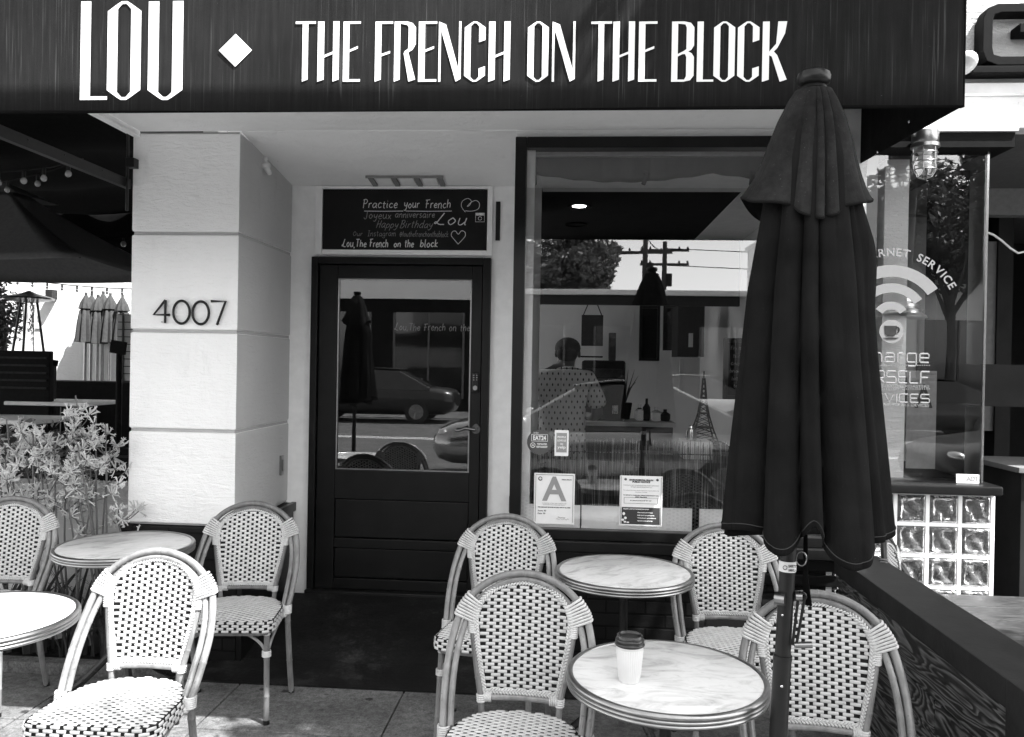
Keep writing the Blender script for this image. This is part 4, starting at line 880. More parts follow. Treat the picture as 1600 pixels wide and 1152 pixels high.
# timber divider
t_ = thing('timber_divider', 'dark plank terrace divider with a broad cap rail and square end post', 'fence', (1.47, 3.3, 0))
FX0, FX1, FY0, FY1 = 1.225, 1.395, 2.26, 3.72
m = MB(); m.box(FX0-.02, FX1+.01, FY0+.02, FY1, .678, .762); m.build('cap_rail', M['rail'], t_, bevel=.006)
m = MB(); m.box(FX0-.025, FX1+.45, FY0-.10, FY0+.018, -.01, .766); m.build('end_post', M['rail'], t_, bevel=.006)
rows = [(0.002, .168), (.172, .338), (.342, .508), (.512, .676)]; cuts = [[3.05], [2.70, 3.4], [2.75], [3.25]]
for (z0, z1), cs in zip(rows, cuts):
    e = [FY0+.02]+cs+[FY1]
    for a_, b_ in zip(e[:-1], e[1:]): m = MB(); m.box(FX0, FX0+.02, a_+.0015, b_-.0015, z0, z1); m.build('plank', M['plank'], t_, bevel=.002)
m = MB(); m.box(FX0+.022, FX1, FY0+.02, FY1, 0, .676); m.build('core', M['dark'], t_, smooth=False)
# ------------------------------------------------------------ patio on the left
m = MB(); m.box(-12, -2.345, 4.3, 14, -.06, -.008); tag(m.build('patio_floor', M['concrete'], smooth=False), kind='structure')
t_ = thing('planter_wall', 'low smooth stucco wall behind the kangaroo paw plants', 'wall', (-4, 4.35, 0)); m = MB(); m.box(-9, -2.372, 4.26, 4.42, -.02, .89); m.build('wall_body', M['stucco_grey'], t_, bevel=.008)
t_ = thing('patio_back_wall', 'sunlit white wall at the back of the side patio', 'wall', (-7, 10.6, 0)); m = MB(); m.box(-14, -2.5, 10.6, 10.8, 0, 3.6); m.build('wall_body', M['stucco'], t_, smooth=False)
t_ = thing('patio_roof', 'black fabric canopy stretched over the side patio', 'canopy', (-5, 7, 3.4))
m = MB(); m.grid(lambda u, v: (-12+9.64*u, 4.35+5.3*v, 3.42+.03*math.sin(u*30+v*5)-.10*math.sin(v*PI*4)**2), 40, 20); o = m.build('canopy_cloth', M['cloth_dark'], t_); md = o.modifiers.new('s', 'SOLIDIFY'); md.thickness = .004
m = MB(); m.grid(lambda u, v: (-12+9.5*u, 9.66+.02*math.sin(u*70), 2.72+.75*v), 80, 2); m.build('valance', M['cloth_dark'], t_)
# big open umbrella
uc = Vector((-5.45, 7.2, 0)); t_ = thing('open_umbrella', 'large open charcoal umbrella over the patio tables, pale cap added for its sunlit facet', 'umbrella', uc)
hs = 1.45; hz = 2.42; top = 3.25
m = MB(); cs_ = [(-hs, -.92), (hs, -.92), (hs, .92), (-hs, .92)]
for i in range(4):
    a_, b_ = cs_[i], cs_[(i+1) % 4]
    def fc(u, v, a_=a_, b_=b_): x = (a_[0]+(b_[0]-a_[0])*u)*(1-v*.88); y = (a_[1]+(b_[1]-a_[1])*u)*(1-v*.88); return (uc.x+x, uc.y+y, hz+(top-hz)*v*.9-.05*math.sin(v*PI)*1-.04*math.sin(u*PI)*(1-v))
    m.grid(fc, 12, 8)
o = m.build('canopy', simple('open_umbrella_canvas', .16, .9, spec=.1), t_, angle=60); md = o.modifiers.new('s', 'SOLIDIFY'); md.thickness = .004
m = MB(); m.add([(uc.x-.42, uc.y-.3, top-.17), (uc.x+.42, uc.y-.3, top-.17), (uc.x+.42, uc.y+.3, top-.17), (uc.x-.42, uc.y+.3, top-.17), (uc.x, uc.y, top+.03)], [(0, 1, 4), (1, 2, 4), (2, 3, 4), (3, 0, 4)]); m.build('sunlit_cap', M['cloth'], t_)  # added cap: sunlit facet of the canopy put into paler cloth
m = MB(); m.tube([(uc.x, uc.y, 0), (uc.x, uc.y, top)], .025, 12); m.build('pole', M['blackmetal'], t_)
for c_ in cs_: m = MB(); m.tube([(uc.x, uc.y, top-.15), (uc.x+c_[0]*.97, uc.y+c_[1]*.97, hz+.0)], .010, 6); m.build('rib', M['blackmetal'], t_)
# closed grey umbrellas by the wall
def closed_small(name, label, group):
    t_ = thing(name, label, 'umbrella', (0, 0, 0), group); mm = MB()
    pr = [(.085, 1.82), (.11, 1.84), (.10, 1.95), (.085, 2.15), (.075, 2.25), (.03, 2.26)]
    mm.lathe([(.125, 1.80), (.118, 1.86), (.10, 2.05), (.075, 2.22), (.055, 2.24), (.085, 2.25), (.07, 2.33), (.02, 2.43)], (0, 0, 0), 40, wob=lambda a, z: 1+.16*math.sin(8*a)*(1 if z < 2.3 else .4)); mm.build('canopy', M['canvas_small'], t_)
    mm = MB(); mm.tube([(0, 0, 0), (0, 0, 2.47)], .019, 8); mm.build('pole', M['steel'], t_); mm = MB(); mm.lathe([(.2, 0), (.2, .05), (.04, .08)], seg=20); mm.build('base', M['blackmetal'], t_)
    return t_
cls = None
lbs = ['first closed grey umbrella from the left along the patio wall', 'second closed grey umbrella from the left along the patio wall', 'closed grey umbrella in the middle of the row, third from the left', 'fourth closed grey umbrella from the left, half behind its neighbours', 'fifth closed grey umbrella from the left, in front of the slatted screen', 'closed grey umbrella at the right end of the row beside the pillar']
for i, (px_, yy_, sc_) in enumerate(((133, 10.36, 1.0), (142, 10.45, 1.0), (152, 10.40, .99), (160, 10.46, 1.01), (171, 10.40, 1.0), (190, 10.38, .99))):
    p = atY(px_, 560, yy_)
    if cls is None: cls = closed_small('closed_umbrella', lbs[0], 'closed umbrellas along the patio wall'); o = cls; o.location = (p.x, p.y, 0)
    else: o = dup(cls, (p.x, p.y, 0), i*.7, lbs[i])
    o.scale = (sc_, sc_, sc_)
p = atY(44, 560, 8.9); t_ = thing('patio_heater', 'tall pyramid patio heater with a glass tube on the patio', 'patio heater', (p.x, p.y, 0)); X, Y = p.x, p.y
m = MB(); m.lathe([(.30, 0), (.30, .03), (.27, .04), (.25, 1.0), (.24, 1.02)], (X, Y, 0), 4); m.build('body', M['blackmetal'], t_)
m = MB(); m.tube([(X, Y, 1.02), (X, Y, 2.2)], .06, 20); m.build('glass_tube', M['lampglass'], t_)
m = MB()
for a in range(4): c_, s_ = math.cos(a*PI/2+.3), math.sin(a*PI/2+.3); m.tube([(X+.25*c_, Y+.25*s_, 1.0), (X+.085*c_, Y+.085*s_, 2.24)], .014, 6)
m.build('frame', M['blackmetal'], t_)
m = MB(); m.lathe([(.09, 2.22), (.27, 2.26), (.26, 2.28), (.08, 2.33), (.01, 2.36)], (X, Y, 0), 32); m.build('reflector', M['steel'], t_)
p = atY(81, 460, 10.55); m = MB(); m.box(p.x-.05, p.x+.05, 10.48, 10.599, p.z-.06, p.z+.06); tag(m.build('wall_sconce', M['charcoal'], None, bevel=.006), 'small square sconce on the sunlit patio wall', 'wall light')
p = atY(58, 508, 10.58); m = MB(); m.box(p.x-.09, p.x+.05, 10.585, 10.599, p.z-.05, p.z+.07); tag(m.build('wall_plate', M['trim'], None, bevel=.004), 'small pale plate on the patio wall behind the heater', 'plate')
t_ = thing('slatted_screen', 'pale slatted wooden screen next to the pillar at the back of the patio', 'screen', (-5.9, 10.0, 0))
p0, p1 = atY(183, 491, 10.0), atY(206, 491, 10.0); m = MB(); n_ = 9
for i in range(n_): z_ = 1.3+i*(p0.z-1.3)/n_; m.box(p0.x, p1.x+.3, 10.0, 10.02, z_, z_+(p0.z-1.3)/n_-.012)
m.build('slats', M['slat'], t_); m = MB(); m.box(p0.x+.08, p0.x+.1, 9.98, 9.998, 0, p0.z+.02); m.box(p0.x+.0, p0.x+.3, 10.022, 10.04, 0, p0.z); m.build('post', M['blackmetal'], t_)
t_ = thing('banquette', 'long dark banquette seat along the patio wall', 'bench', (-7.5, 9.6, 0)); m = MB(); m.box(-11, -5.2, 9.45, 9.75, 0, 1.30); m.build('back', M['dark'], t_, bevel=.02); m = MB(); m.box(-11, -5.2, 9.0, 9.45, 0, .5); m.build('seat', M['dark'], t_, bevel=.02)
for px_, py_, Y_, lb in ((100, 626, 7.9, 'white topped bar table in the middle of the patio'), (20, 652, 7.0, 'white topped patio table with a sunlit strip, left of the bar table'), (-15, 684, 6.2, 'nearest patio table, top just above the kangaroo paw flowers at left')):
    p = atY(px_, py_, Y_); t_ = thing('patio_table', lb, 'table', (p.x, Y_, 0), 'patio tables'); m = MB(); m.box(p.x-.42, p.x+.42, Y_-.32, Y_+.32, p.z-.04, p.z); m.build('table_top', M['paper'], t_, bevel=.01)
    m = MB(); m.tube([(p.x, Y_, .02), (p.x, Y_, p.z-.04)], .035, 10); m.box(p.x-.25, p.x+.25, Y_-.25, Y_+.25, 0, .025); m.build('pedestal', M['blackmetal'], t_)
for px_, py_, Y_, w_, lb in ((22, 548, 7.6, .75, 'tall dark booth back left on the patio'), (54, 562, 8.1, .42, 'dark slatted high chair back in front of the heater'), (165, 700, 6.6, .5, 'dark slatted chair back near the pillar')):
    p = atY(px_, py_, Y_); t_ = thing('dark_seat', lb, 'chair', (p.x, Y_, 0), 'dark seats on the patio'); m = MB(); m.box(p.x-w_/2, p.x+w_/2, Y_, Y_+.06, .5, p.z); m.build('backrest', M['dark'], t_, bevel=.01)
    m = MB(); m.box(p.x-w_/2, p.x+w_/2, Y_-.45, Y_-.001, .42, .5); m.build('seat', M['dark'], t_, bevel=.01)
    m = MB()
    for i in range(5): m.box(p.x-w_/2+.03, p.x+w_/2-.03, Y_-.014, Y_-.001, p.z-.08-i*.075, p.z-.06-i*.075)
    m.build('slat', M['charcoal'], t_)
    for sx_ in (-1, 1):
        for yy_ in (Y_-.42, Y_+.02): m = MB(); m.tube([(p.x+sx_*(w_/2-.03), yy_, 0), (p.x+sx_*(w_/2-.03), yy_, .44)], .015, 6); m.build('leg', M['dark'], t_)
for i, (px_, py_) in enumerate(((78, 566), (185, 543), (40, 574))):
    p = atY(px_, py_, 7.7); t_ = thing('table_caddy', ['low dark menu caddy on the bar table', 'dark menu holder on a stand near the pillar', 'dark menu holder beside the booth'][i], 'menu holder', (p.x, 7.7, 1.2)); m = MB(); m.obox((p.x, 7.7, p.z), (.16, .03, .06 if i == 0 else .13), Matrix.Rotation(.15, 3, 'Y')); m.build('card', M['dark'], t_, bevel=.004); m = MB(); m.tube([(p.x, 7.72, p.z-.03), (p.x, 7.72, 0.02)], .03, 8); m.lathe([(.16, 0), (.15, .02), (.03, .03)], (p.x, 7.72, 0), 16); m.build('stand', M['dark'], t_)
# festoon lights
def festoon(label, pts, n, drop, r=.028):
    t_ = thing('string_lights', label, 'string lights', pts[0], 'strings of festoon bulbs over the patio'); m = MB(); P_ = []
    for i in range(25):
        u = i/24; q = Vector(pts[0]).lerp(Vector(pts[1]), u); q.z -= drop*4*u*(1-u); P_.append(q)
    m.tube(P_, .006, 5); m.build('wire', M['blackmetal'], t_)
    for i in range(n):
        q = P_[int((i+.5)/n*24)]; m = MB(); m.ell(q-Vector((0, 0, .065)), (r, 0, 0), (0, r, 0), (0, 0, r*1.15), 12, 8); b_ = m.build('bulb', M['bulb_dim'], t_); m = MB(); m.tube([q-Vector((0, 0, .005)), q-Vector((0, 0, .045))], .012, 6); m.build('socket', M['blackmetal'], b_)
festoon('festoon string with round bulbs hanging under the awning at upper left', (atY(-60, 268, 4.6), atY(130, 250, 4.9)), 5, .03, .019)
festoon('second festoon string crossing behind the first at upper left', (atY(-60, 285, 5.2), atY(130, 248, 5.3)), 4, .05, .019)
festoon('festoon string close to the pillar under the black canopy', (atY(80, 360, 8), atY(260, 372, 8.2)), 4, .03, .028)
festoon('thin festoon string across the top of the sunlit patio wall', (atY(-30, 425, 9.9), atY(250, 452, 9.9)), 12, .06, .016)

# ------------------------------------------------------------ plants
def leafy(mb, c, rad, n, ls, rnd, squash=1, mi=0):
    for _ in range(n):
        while True:
            d = Vector((rnd.uniform(-1, 1), rnd.uniform(-1, 1), rnd.uniform(-1, 1)))
            if d.length < 1: break
        p = Vector(c)+Vector((d.x*rad, d.y*rad, d.z*rad*squash)); a = Vector((rnd.uniform(-1, 1), rnd.uniform(-1, 1), rnd.uniform(-.7, .7))).normalized(); b = a.orthogonal().normalized(); b = Matrix.Rotation(rnd.uniform(0, 6.3), 3, a) @ b
        l = ls*rnd.uniform(.6, 1.3); mb.add([p-a*l, p+b*l*.38, p+a*l, p-b*l*.38], [(0, 1, 2, 3)], mi)
rnd = random.Random(11)
def kangaroo(px_, Y0, label, tops, nleaf):
    b = atY(px_, 900, Y0); b.z = .04
    t_ = thing('kangaroo_paw_plant', label, 'plant', b, 'kangaroo paw plants in the bed'); 
    for tx, ty in tops:
        tp = atY(tx, ty, Y0+rnd.uniform(-.12, .1)); st = MB(); P_ = []; bend = rnd.uniform(-.05, .05)
        for i in range(9): u = i/8; q = b.lerp(tp, u); q.x += bend*math.sin(u*PI)+(tp.x-b.x)*.25*(u*u-u); P_.append(q)
        st.tube(P_, [.0065-.003*i/8 for i in range(9)], 6)
        fl = MB()
        for k_ in range(rnd.randint(5, 7)):
            u = rnd.uniform(.84, 1.0); q = P_[min(8, int(u*8))]; e = q+Vector((rnd.uniform(-.10, .10), rnd.uniform(-.06, .06), rnd.uniform(.0, .09))); st.tube([q, q.lerp(e, .6)+Vector((0, 0, -.008)), e], .0025, 5)
            for j in range(rnd.randint(9, 12)):
                d = Vector((rnd.gauss(0, 1), rnd.gauss(0, .8), rnd.gauss(.25, .8))).normalized(); l = rnd.uniform(.028, .046)
                q1 = e+d*.008; q2 = e+d*l; up_ = Vector((rnd.uniform(-.3, .3), rnd.uniform(-.3, .3), rnd.uniform(-.2, 1))).normalized()*.012
                fl.tube([q1, q1.lerp(q2, .5)+up_*.5, q2+up_], [.0024, .0036, .0034], 5)
                for w_ in range(3): s_ = Vector((rnd.uniform(-1, 1), rnd.uniform(-.6, .6), rnd.uniform(-1, 1))).normalized(); fl.tube([q2+up_, q2+up_+s_*.012+d*.003], [.0030, .0014], 4)
        s_o = st.build('stem', M['stem'], t_); fl.build('flower_cluster', M['flower'], s_o)
    lf = MB()
    for i in range(nleaf):
        a = rnd.uniform(0, 2*PI); L = rnd.uniform(.30, .66); sp = rnd.uniform(.08, .35); r0 = b+Vector((rnd.uniform(-.06, .06), rnd.uniform(-.05, .05), 0)); d = Vector((math.cos(a), math.sin(a)*.55, 0)); wd = rnd.uniform(.006, .013); droop = rnd.uniform(0, .5)
        vs = []; n_ = 8; sd = Vector((-d.y, d.x, 0)); sd = sd if sd.length else Vector((1, 0, 0)); sd.normalize()
        sd = (sd*.5+Vector((1, 0, 0))*.6).normalized()
        for j in range(n_+1):
            u = j/n_; q = r0+d*(sp*u*u*1.2)+Vector((0, 0, L*(u-droop*u*u*u))); ww = wd*(1-u**3)+.0008; vs += [q-sd*ww, q+Vector((0, -.002, 0)), q+sd*ww]
        fs = []
        for j in range(n_): fs += [(3*j, 3*j+1, 3*j+4, 3*j+3), (3*j+1, 3*j+2, 3*j+5, 3*j+4)]
        lf.add(vs, fs)
    lf.build('strap_leaves', M['blade'], t_, fixn=False)
kangaroo(165, 4.02, 'tallest kangaroo paw plant, thick pale flower heads beside the pillar', [(118, 618), (150, 640), (165, 668), (100, 655), (172, 700), (140, 700), (120, 690)], 46)
kangaroo(118, 4.0, 'kangaroo paw plant left of the tallest one', [(85, 690), (60, 700), (105, 725), (92, 720), (70, 735), (150, 750)], 40)
kangaroo(62, 4.03, 'kangaroo paw plant behind the far left chair', [(10, 655), (52, 655), (36, 700), (8, 715), (62, 675), (20, 735)], 34)
kangaroo(205, 3.98, 'low kangaroo paw plant with few buds in front of the pillar base', [(96, 770), (176, 790)], 44)
kangaroo(10, 4.04, 'kangaroo paw plant at the left edge of the picture', [(-20, 640), (-30, 690), (8, 770)], 30)
t_ = thing('patio_tree', 'leafy dark tree at the left end of the patio', 'tree', (atY(2, 560, 9.3).x, 9.3, 0)); b = ORG[t_.name]
m = MB(); m.tube([b, b+Vector((.05, 0, 1.2)), b+Vector((0, 0, 2.2))], [.06, .05, .03], 8); m.build('trunk', M['bark'], t_)
m = MB()
for i in range(9): leafy(m, b+Vector((rnd.uniform(-.3, .15), rnd.uniform(-.2, .2), 1.75+.11*i)), .22, 170, .045, rnd)
m.build('crown', M['leaf'], t_, fixn=False)
t_ = thing('patio_shrub', 'dense dark shrub between the patio tables and the low wall', 'shrub', (-3.6, 5.0, 0)); m = MB()
for i in range(16): leafy(m, (rnd.uniform(-4.9, -2.75), rnd.uniform(4.7, 5.1), rnd.uniform(.75, 1.0)), .24, 240, .035, rnd)
m.build('leaves', M['leaf'], t_, fixn=False)
# ------------------------------------------------------------ bistro chair
SEAT = []
def seat_outline():
    pts = []
    fw, bw_, fy, by = .218, .175, -.205, .195
    for cx, cy, a0, a1, r in ((fw-.05, fy+.05, -90, 0, .05),): pts += [(cx+r*math.cos(R(a)), cy+r*math.sin(R(a))) for a in range(a0, a1+1, 18)]
    # right side to the round back
    pts += [(fw-.004, -.06), (fw-.008, .02)]
    for a in range(15, 90, 12): pts.append((bw_*1.17*math.cos(R(a)), .02+(by-.02)*math.sin(R(a))))
    pts.append((0, by))
    left = [(-x, y) for x, y in pts[:-1]][::-1]
    return pts+left
def inside(p, poly):
    x, y = p; c = False; n = len(poly)
    for i in range(n):
        x1, y1 = poly[i]; x2, y2 = poly[(i+1) % n]
        if (y1 > y) != (y2 > y) and x < (x2-x1)*(y-y1)/(y2-y1)+x1: c = not c
    return c
def resample(poly, n, closed=True):
    P_ = [Vector((p[0], p[1], 0)) for p in poly]; 
    if closed: P_ = P_+[P_[0]]
    L = [0]
    for a, b in zip(P_[:-1], P_[1:]): L.append(L[-1]+(b-a).length)
    out = []; j = 0
    for i in range(n):
        t = L[-1]*i/(n if closed else n-1)
        while j < len(L)-2 and L[j+1] < t: j += 1
        u = (t-L[j])/max(1e-9, L[j+1]-L[j]); q = P_[j].lerp(P_[j+1], u); out.append((q.x, q.y))
    return out
def brick(mb, c, ex, ey, en, hx, hy, hn, mi):
    # a raised rounded strand: 4x3 base ring, domed top
    c = Vector(c); vs = []
    us = (-1, -.78, .78, 1); vv = (-1, -.68, .68, 1); hh = {0: .12, 1: .85, 2: .85, 3: .12}; h2 = {0: 0, 1: 1, 2: 1, 3: 0}
    for j, v in enumerate(vv):
        for i, u in enumerate(us):
            h = hn*(.15+.85*min(h2[j], 1)*(.75 if i in (0, 3) else 1)) if h2[j] else 0
            if i in (0, 3) and h2[j]: h = hn*.35
            vs.append(c+ex*(hx*u)+ey*(hy*v*(.9 if i in (0, 3) else 1))+en*h)
    mb.add(vs, [(j*4+i, j*4+i+1, (j+1)*4+i+1, (j+1)*4+i) for j in range(3) for i in range(3)], mi)
def weave(mb, surf, poly, pu, pv, sgn=1, mi=0, fill=.70, margin=None):
    # rows of strands; every second row is shifted by half a period so dark squares fall in a quincunx
    u0 = min(p[0] for p in poly); u1 = max(p[0] for p in poly); v0 = min(p[1] for p in poly); v1 = max(p[1] for p in poly)
    nr = int((v1-v0)/pv)+1; r0 = v0+((v1-v0)-(nr-1)*pv)/2
    nc = int((u1-u0)/pu)+3
    for j in range(nr):
        v = r0+j*pv
        for i in range(-1, nc):
            u = -(nc//2)*pu+(i+(.5 if j % 2 else 0))*pu
            if not inside((u, v), poly): continue
            p = surf(u, v); e = .002
            ex = (surf(u+e, v)-surf(u-e, v)).normalized(); ey = (surf(u, v+e)-surf(u, v-e)).normalized(); en = ex.cross(ey)*sgn
            hx = pu*fill/2
            # trim strands that stick out of the outline
            l = hx
            while l > .002 and not inside((u-l, v), poly): l -= .001
            r = hx
            while r > .002 and not inside((u+r, v), poly): r -= .001
            cc = surf(u+(r-l)/2, v)
            brick(mb, cc+en*.0006, ex, ey, en, (l+r)/2, pv*.50, .0034, mi)
def braid(mb, path, nrm, w=.0085, step=.0105, mi=0):
    # two rows of slanted strands in a chevron along a closed 3-D path
    P_ = path; L = [0]; n = len(P_)
    for i in range(n): L.append(L[-1]+(P_[(i+1) % n]-P_[i]).length)
    k_ = int(L[-1]/step); j = 0
    for i in range(k_):
        t = L[-1]*i/k_
        while j < n-1 and L[j+1] < t: j += 1
        a, b = P_[j], P_[(j+1) % n]; q = a.lerp(b, (t-L[j])/max(1e-9, L[j+1]-L[j])); T = (b-a).normalized(); Nn = nrm(q); Sd = T.cross(Nn).normalized()
        for s_ in (-1, 1):
            ax = (T*.75+Sd*s_*.66).normalized(); ay = Nn.cross(ax)
            mb.ell(q+Sd*s_*w*.48+T*(.25*step*s_), ax*.0088, ay*.0037, Nn*.0042, 6, 4, mi)
def rings(mb, c, ax, ex, ey, rx, ry, n, pitch, rt=.0032, mi=0):
    for i in range(n):
        o_ = c+ax*(pitch*(i-(n-1)/2)); mb.tube([o_+ex*(rx*math.cos(a*PI/6))+ey*(ry*math.sin(a*PI/6)) for a in range(12)], rt, 5, closed=True, mi=mi)
def bambootube(mb, pts, r, seg=10, nodes=(), mi=0, n=5):
    # smooth 3-D path with slight swellings at the nodes
    P_ = [Vector(p) for p in pts]; out = []
    for i in range(len(P_)-1):
        p0 = P_[max(i-1, 0)]; p1 = P_[i]; p2 = P_[i+1]; p3 = P_[min(i+2, len(P_)-1)]
        for k_ in range(n):
            t = k_/n; out.append(.5*((2*p1)+(-p0+p2)*t+(2*p0-5*p1+4*p2-p3)*t*t+(-p0+3*p1-3*p2+p3)*t**3))
    out.append(P_[-1]); Ls = [0]
    for a, b in zip(out[:-1], out[1:]): Ls.append(Ls[-1]+(b-a).length)
    tot = Ls[-1]; fin = []; rr = []
    for i in range(len(out)):
        fin.append(out[i]); rr.append(r)
        if i < len(out)-1:
            for nd in nodes:
                if Ls[i] < nd*tot < Ls[i+1]:
                    for d_, k_ in ((-.006, 1), (-.002, 1.10), (.002, 1.10), (.006, 1)):
                        u = (nd*tot+d_-Ls[i])/(Ls[i+1]-Ls[i])
                        if 0 < u < 1: fin.append(out[i].lerp(out[i+1], u)); rr.append(r*k_)
    mb.tube(fin, rr, seg, mi=mi); return out
def make_chair(label, wv, wg, fr, group):
    t_ = thing('bistro_chair', label, 'chair', (0, 0, 0), group)
    # seat
    ol = seat_outline(); zt = .455
    def ss(u, v): return Vector((u, v, zt+.008*(1-(u/.22)**2)*(1-(v/.21)**2)-.004))
    m = MB(); rs = resample(ol, 48); inn = [(x*.985, y*.985) for x, y in rs]
    n = len(rs); vs = [(x, y, zt-.004) for x, y in inn]+[(x, y, zt-.014) for x, y in rs]+[(x, y, zt-.048) for x, y in rs]+[(x*.96, y*.96, zt-.052) for x, y in rs]
    fs = [(a*n+i, a*n+(i+1) % n, (a+1)*n+(i+1) % n, (a+1)*n+i) for a in range(3) for i in range(n)]+[tuple(range(3*n, 4*n))[::-1]]
    vs.append((0, 0, zt+.002)); fs += [(i, (i+1) % n, 4*n) for i in range(n)]
    m.add(vs, fs, 1)
    poly = [(x*.965, y*.965) for x, y in rs]
    weave(m, ss, poly, .0430, .0118, 1, 0, .73)
    big = resample(ol, 400); per = sum((Vector((*a, 0))-Vector((*b, 0))).length for a, b in zip(big, big[1:]+big[:1])); N_ = int(per/.043)
    rp = resample(ol, N_*2)
    for row in range(4):
        for i in range(N_):
            k0 = (2*i+(row % 2)) % (2*N_); a = Vector((*rp[k0], 0)); b = Vector((*rp[(k0+1) % (2*N_)], 0)); c0 = Vector((*rp[k0-1], 0)); ex = (b-c0).normalized(); en = Vector((ex.y, -ex.x, 0)); z_ = zt-.009-row*.0118
            brick(m, Vector((a.x, a.y, z_))+en*(.0005-(.003 if row == 0 else 0)), ex, Vector((0, 0, 1)), en, .0156, .0059, .0034, 0)
    m.build('seat', [wv, wg], t_, fixn=False, angle=60)
    # backrest panel
    bo = [(-.122, .515), (.122, .515), (.150, .66), (.160, .755), (.152, .785), (.125, .822), (.085, .848), (.04, .861), (0, .864), (-.04, .861), (-.085, .848), (-.125, .822), (-.152, .785), (-.160, .755), (-.150, .66)]
    def ybk(z): return .165+(z-.45)*.175
    def bs(u, v): return Vector((u, ybk(v)+.018*(1-(u/.17)**2), v))
    rs = resample(bo, 64); m = MB()
    # base sheet, gridded
    cen = Vector((0, .69)); rings_ = [[(cen.x+(x-cen.x)*f, cen.y+(y-cen.y)*f) for x, y in rs] for f in (.15, .4, .6, .8, 1.0)]
    for sg in (-1, 1):
        vs = [bs(*cen)+Vector((0, .003*sg, 0))]+[bs(x, y)+Vector((0, .003*sg, 0)) for rg in rings_ for x, y in rg]; n = 64
        fs = [(0, 1+i, 1+(i+1) % n) for i in range(n)]+[(1+a*n+i, 1+a*n+(i+1) % n, 1+(a+1)*n+(i+1) % n, 1+(a+1)*n+i) for a in range(4) for i in range(n)]; m.add(vs, fs, 1)
    pi_ = [(cen.x+(x-cen.x)*.965, cen.y+(y-cen.y)*.965) for x, y in rs]
    weave(m, lambda u, v: bs(u, v)+Vector((0, -.003, 0)), pi_, .0430, .0108, 1, 0, .73)
    weave(m, lambda u, v: bs(u, v)+Vector((0, .003, 0)), pi_, .0430, .0108, -1, 0, .73)
    bp_ = m.build('backrest', [wv, wg], t_, fixn=False, angle=60)
    m = MB(); pth = [bs(x, y) for x, y in resample(bo, 200)]; nv = Vector((0, -1, .17)).normalized()
    braid(m, [p+Vector((0, -.008, 0)) for p in pth], lambda q: nv); m.tube([p for p in pth[::4]], .0095, 6, closed=True, up=tuple(nv), flat=.9); m.build('braided_edge', wv, bp_, angle=60)
    # panel side tubes and bottom rail
    for s_ in (-1, 1):
        m = MB(); bambootube(m, [(s_*.172, ybk(.775)+.004, .775), (s_*.168, ybk(.70)+.004, .70), (s_*.148, ybk(.58)+.002, .58), (s_*.132, ybk(.50), .50), (s_*.126, .168, .425)], .0105, 10, (.62,)); m.build('back_upright', fr, t_)
    m = MB(); m.tube([(-.135, ybk(.497), .497), (0, ybk(.497)+.016, .497), (.135, ybk(.497), .497)], .0098, 10); m.build('back_rail', fr, t_)
    # arch: outer and inner bent tubes
    def arch(off, zt_, wd, low):
        P_ = []
        for i in range(-7, 8):
            a = i/7*1.18; x = wd*math.sin(a)/math.sin(1.18)*(1.0); z = zt_-.13*(1-math.cos(a))/(1-math.cos(1.18))
            P_.append(Vector((x, ybk(z)+.004+.012*(1-abs(i)/7), z)))
        right = [Vector((wd+.017, .195, .70)), Vector((wd+.027, .150, .62)), Vector((wd+.025, .088, .53)), Vector((wd+.016, .030, low))] if off == 0 else [Vector((wd+.016, .185, .68)), Vector((wd+.024, .14, .61)), Vector((wd+.022, .085, .53)), Vector((wd+.016, .040, low))]
        left = [Vector((-p.x, p.y, p.z)) for p in right][::-1]
        return left+P_+right
    m = MB(); AP = bambootube(m, arch(0, .892, .212, .44), .0125, 12, (.12, .31, .5, .71, .9), n=4); bambootube(m, arch(1, .870, .190, .455), .0105, 10, (.2, .78), n=4); m.build('arch_frame', fr, t_)
    for s_ in (-1, 1):
        m = MB(); bambootube(m, [(s_*.228, .030, .45), (s_*.226, .055, .33), (s_*.224, .105, .15), (s_*.222, .155, .0)], .0130, 10, (.15, .6)); l_ = m.build('leg', fr, t_)
        m = MB(); m.tube([(s_*.222, .1555, .0), (s_*.2222, .151, .018)], .0142, 10); m.build('foot_cap', M['blackmetal'], l_)
        m = MB(); bambootube(m, [(s_*.185, -.165, .43), (s_*.190, -.175, .25), (s_*.196, -.190, 0)], .0125, 10, (.35, .72)); l_ = m.build('leg', fr, t_)
        m = MB(); m.tube([(s_*.196, -.190, 0), (s_*.1955, -.189, .018)], .0142, 10); m.build('foot_cap', M['blackmetal'], l_)
        m = MB(); bambootube(m, [(s_*.186, -.170, .30), (s_*.165, -.172, .345), (s_*.115, -.175, .385), (s_*.06, -.178, .405)], .007, 8); bambootube(m, [(s_*.188, -.165, .30), (s_*.198, -.14, .35), (s_*.205, -.08, .39), (s_*.208, -.02, .41)], .007, 8); m.build('brace', fr, t_)
        # bindings
        m = MB(); A = Vector((s_*.232, ybk(.745)-.002, .752)); B_ = Vector((s_*.156, ybk(.74)-.001, .762))
        sp_ = sorted([p for p in AP if p.x*s_ > 0 and p.z > .70], key=lambda p: -p.z)
